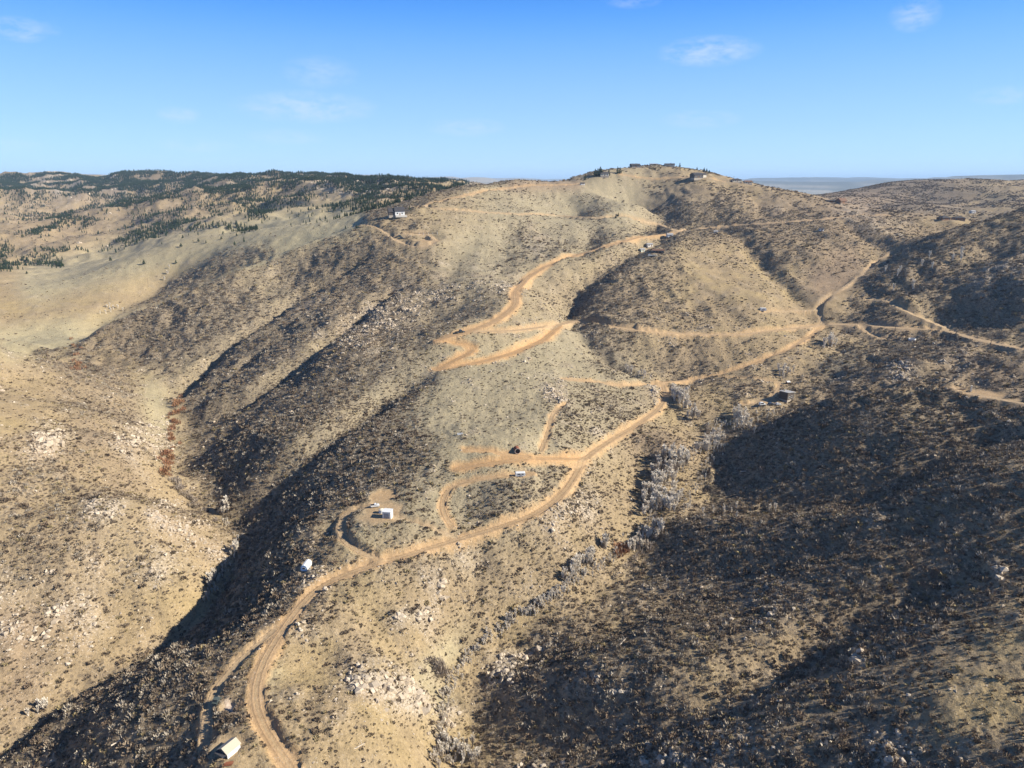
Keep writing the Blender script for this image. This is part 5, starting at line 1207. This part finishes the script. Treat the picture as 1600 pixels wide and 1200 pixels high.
# round tank, culvert pipe, trough
c = thing('round_stock_tank', 'round open pale stock tank at the end of the short right spur road', 'tank', 1425, 532, 0)
bm = bmesh.new(); cyl(bm, (0, 0), 2.7, 2.7, -.5, 1.7, 'z', 24, False); cyl(bm, (0, 0), 2.5, 2.5, -.5, 1.7, 'z', 24, False)
for i in range(24): pass
part('side_wall', bm, M_TRIM, c); bm = bmesh.new()
for i in range(24):
    a, b_ = 2*math.pi*i/24, 2*math.pi*(i+1)/24
    bm.faces.new([bm.verts.new((r_*math.cos(q), r_*math.sin(q), 1.705)) for r_, q in ((2.46, a), (2.76, a), (2.76, b_), (2.46, b_))])
part('rim', bm, M_WHITE, c); bm = bmesh.new(); cyl(bm, (0, 0), 2.48, 2.48, .6, .7, 'z', 24); part('water', bm, M_GLASS, c)
c = thing('culvert_pipe', 'short dark mouthed culvert pipe set in the orange cut bank', 'culvert', 808, 706, 10, dz=.9)
bm = bmesh.new(); cyl(bm, (0, 0), 1.35, 1.35, -1.6, 2.5, 'y', 20, False); cyl(bm, (0, 0), 1.2, 1.2, -1.6, 2.5, 'y', 20, False)
part('pipe', bm, M_RUST, c); bm = bmesh.new(); cyl(bm, (0, 0), 1.28, 1.28, 2.3, 2.4, 'y', 20); part('inside_shade', bm, M_TYRE, c)  # black disc painted in for the shade inside the pipe
bm = bmesh.new()
for i in range(20):
    a, b_ = 2*math.pi*i/20, 2*math.pi*(i+1)/20
    bm.faces.new([bm.verts.new((r_*math.cos(q), -1.605, r_*math.sin(q))) for r_, q in ((1.18, a), (1.42, a), (1.42, b_), (1.18, b_))])
part('collar', bm, M_STEEL, c)
c = thing('water_trough', 'small dark trough with a pale rim on the open grassy shoulder', 'trough', 719, 679, 5)
for a in ((-1.4,1.4,-.5,-.4),(-1.4,1.4,.4,.5),(-1.4,-1.3,-.4,.4),(1.3,1.4,-.4,.4)):
    bm = bmesh.new(); box(bm, a[0], a[1], a[2], a[3], -.2, .7); part('side_wall', bm, M_TRIM, c)
bm = bmesh.new(); box(bm, -1.29, 1.29, -.39, .39, .1, .5); part('water', bm, M_TYRE, c)
# utility poles and posts
def pole(px, py, h, label, arm=True, group=None, rot=20, r=.14):
    c = thing('utility_pole' if arm else 'wooden_post', label, 'pole' if arm else 'post', px, py, rot, group)
    bm = bmesh.new(); cyl(bm, (0, 0), r, r*.65, -.8, h, 'z', 8); part('pole_shaft', bm, M_WOOD, c)
    if arm:
        bm = bmesh.new(); box(bm, -1.2, 1.2, r, r+.12, h-.9, h-.76); part('crossarm', bm, M_WOOD, c)
        for u in (-1.05, 0, 1.05):
            bm = bmesh.new(); cyl(bm, (u, r+.06), .06, .04, h-.758, h-.6, 'z', 6); part('insulator', bm, M_TRIM, c)
pole(1547, 543, 12, 'tall utility pole beside the pale road near the right edge', r=.2); pole(1398, 520, 10, 'utility pole just above the right road left of the spur tank', r=.2)
pole(1497, 533, 5, 'short utility pole at the right road fork', r=.2); pole(1256, 543, 6, 'thin pole on the slope below the right road junction', r=.16)
pole(76, 566, 9, 'bare wooden pole standing by the meadow creek at the left', False, r=.2); pole(232, 448, 11, 'thin pole in the middle of the green meadow', r=.2)
pole(435, 388, 7, 'left pole of the pair behind the long left skyline', False, r=.2); pole(446, 384, 7, 'right pole of the pair behind the long left skyline', False, r=.2)
pole(1146, 240+44, 9, 'pole on the skyline above the right shoulder house', r=.2)
c = thing('gate_post', 'pale upright post on the small orange clearing at the right', 'post', 1517, 611, 0)
bm = bmesh.new(); box(bm, -.3, .3, -.3, .3, -.4, 2.8); part('pillar', bm, M_CREAM, c); bm = bmesh.new(); box(bm, -.4, .4, -.4, .4, 2.805, 3.0); part('cap', bm, M_CREAM, c)
c = thing('timber_wall', 'low dark timber wall left of the pale upright post', 'wall', 1503, 610, 4)
for i in range(3):
    bm = bmesh.new(); box(bm, -4, 3.3, -.2, .2, -.3+i*.42, .1+i*.42); part('timber', bm, M_WOOD, c)
c = thing('rail_fence', 'low post and rail fence along the pad below the gabled house', 'fence', 655, 366, 4)
for i in range(9):
    bm = bmesh.new(); box(bm, -20+i*5-.15, -20+i*5+.15, -.15, .15, -.5, 1.8); part('post', bm, M_DKWALL if i < 4 else M_TRIM, c)
for z in (.6, 1.3):
    bm = bmesh.new(); box(bm, -20, 20, .16, .28, z, z+.3); part('rail', bm, M_DKWALL, c)
# fallen and bleached trunks
def log(px, py, L, rot, label, r=.22, tilt=0):
    c = thing('fallen_log', label, 'log', px, py, rot)
    c.rotation_euler = (0, math.radians(tilt), math.radians(rot))
    bm = bmesh.new(); cyl(bm, (0, .3), r, r*.4, -L/2, L/2, 'x', 7); part('trunk', bm, M_LOG, c)
    for k in range(3):
        bm = bmesh.new(); x = -L*.1+k*L*.2; cyl(bm, (0, 0), .07, .03, .3, 1.2+.3*k, 'z', 5)
        bmesh.ops.transform(bm, matrix=Matrix.Translation((x, .1, .1)) @ Matrix.Rotation(.7*(1-k), 4, 'X'), verts=bm.verts); part('branch', bm, M_LOG, c)
log(974, 1003, 5, 55, 'bleached fallen log on the brushy slope right of the bottom creek'); log(1165, 737, 6, 10, 'pale fallen tree lying on the deeply shaded hillside', .3)
log(1495, 550, 7, 35, 'pale log lying below the right road on the spur', .3); log(560, 1168, 4, 40, 'thin bleached log on the lower tan slope'); log(1060, 350+500, 4, 60, 'grey log lying above the shaded crest by the creek')
log(185, 1160, 4, 50, 'fallen trunk on the brushy slope left of the pale roofed cabin')

# ------------------------------------------------------------------ labels: say which one, as far as the eye can tell
bpy.context.view_layer.update()
from collections import defaultdict
gr_ = defaultdict(list)
for o in COL.objects:
    if o.parent is None and o.get('group') and o.get('label'): gr_[(o['group'], o['label'])].append(o)
ORD = ['leftmost', 'second from the left', 'third from the left', 'fourth from the left', 'fifth from the left', 'sixth from the left', 'seventh from the left', 'eighth from the left', 'ninth from the left', 'tenth from the left']
for (g, lab), os_ in gr_.items():
    P = []
    for o in os_:
        x, y = project(np.array([o.location.x]), np.array([o.location.y]), np.array([o.location.z])); P.append((float(x[0]), float(y[0])))
    n_ = len(os_)
    if n_ == 1: continue
    def name_row(items, pre=''):
        items = sorted(items, key=lambda q: q[0][0])
        for k, (p, o) in enumerate(items):
            w_ = ORD[k] if k < (len(items)+1)//2 and k < 10 else None
            kr = len(items)-1-k
            if w_ is None and kr < 10: w_ = ORD[kr].replace('left', 'right')
            if w_ is None: w_ = 'middle'
            o['label'] = (pre+w_+' '+lab) if len((pre+w_+' '+lab).split()) <= 16 else (pre+w_+' '+' '.join(lab.split()[:16-len((pre+w_).split())]))
    if n_ <= 10: name_row(list(zip(P, os_)))
    elif n_ <= 44:
        it = sorted(zip(P, os_), key=lambda q: q[0][1]); nb = 2 if n_ <= 20 else 3
        for bi, nme in enumerate(('topmost,', 'lowest,') if nb == 2 else ('topmost,', 'midmost,', 'lowest,')):
            name_row(it[bi*n_//nb:(bi+1)*n_//nb], nme+' ')

# ------------------------------------------------------------------ the air: thin haze over the whole country
bm = bmesh.new(); box(bm, -42000, 42000, -3000, 44500, -420, 230)
me = bpy.data.meshes.new('haze'); bm.to_mesh(me); bm.free()
hm = bpy.data.materials.new('haze_air'); hm.use_nodes = True; hn = hm.node_tree; hn.nodes.clear()
ho = hn.nodes.new('ShaderNodeOutputMaterial'); pv = hn.nodes.new('ShaderNodeVolumePrincipled')
pv.inputs['Density'].default_value = 4.2e-5; pv.inputs['Color'].default_value = (.50, .72, 1.0, 1); pv.inputs['Anisotropy'].default_value = 0.0
hn.links.new(pv.outputs[0], ho.inputs['Volume']); me.materials.append(hm)
o = bpy.data.objects.new('haze', me); COL.objects.link(o); tag(o, kind='stuff')
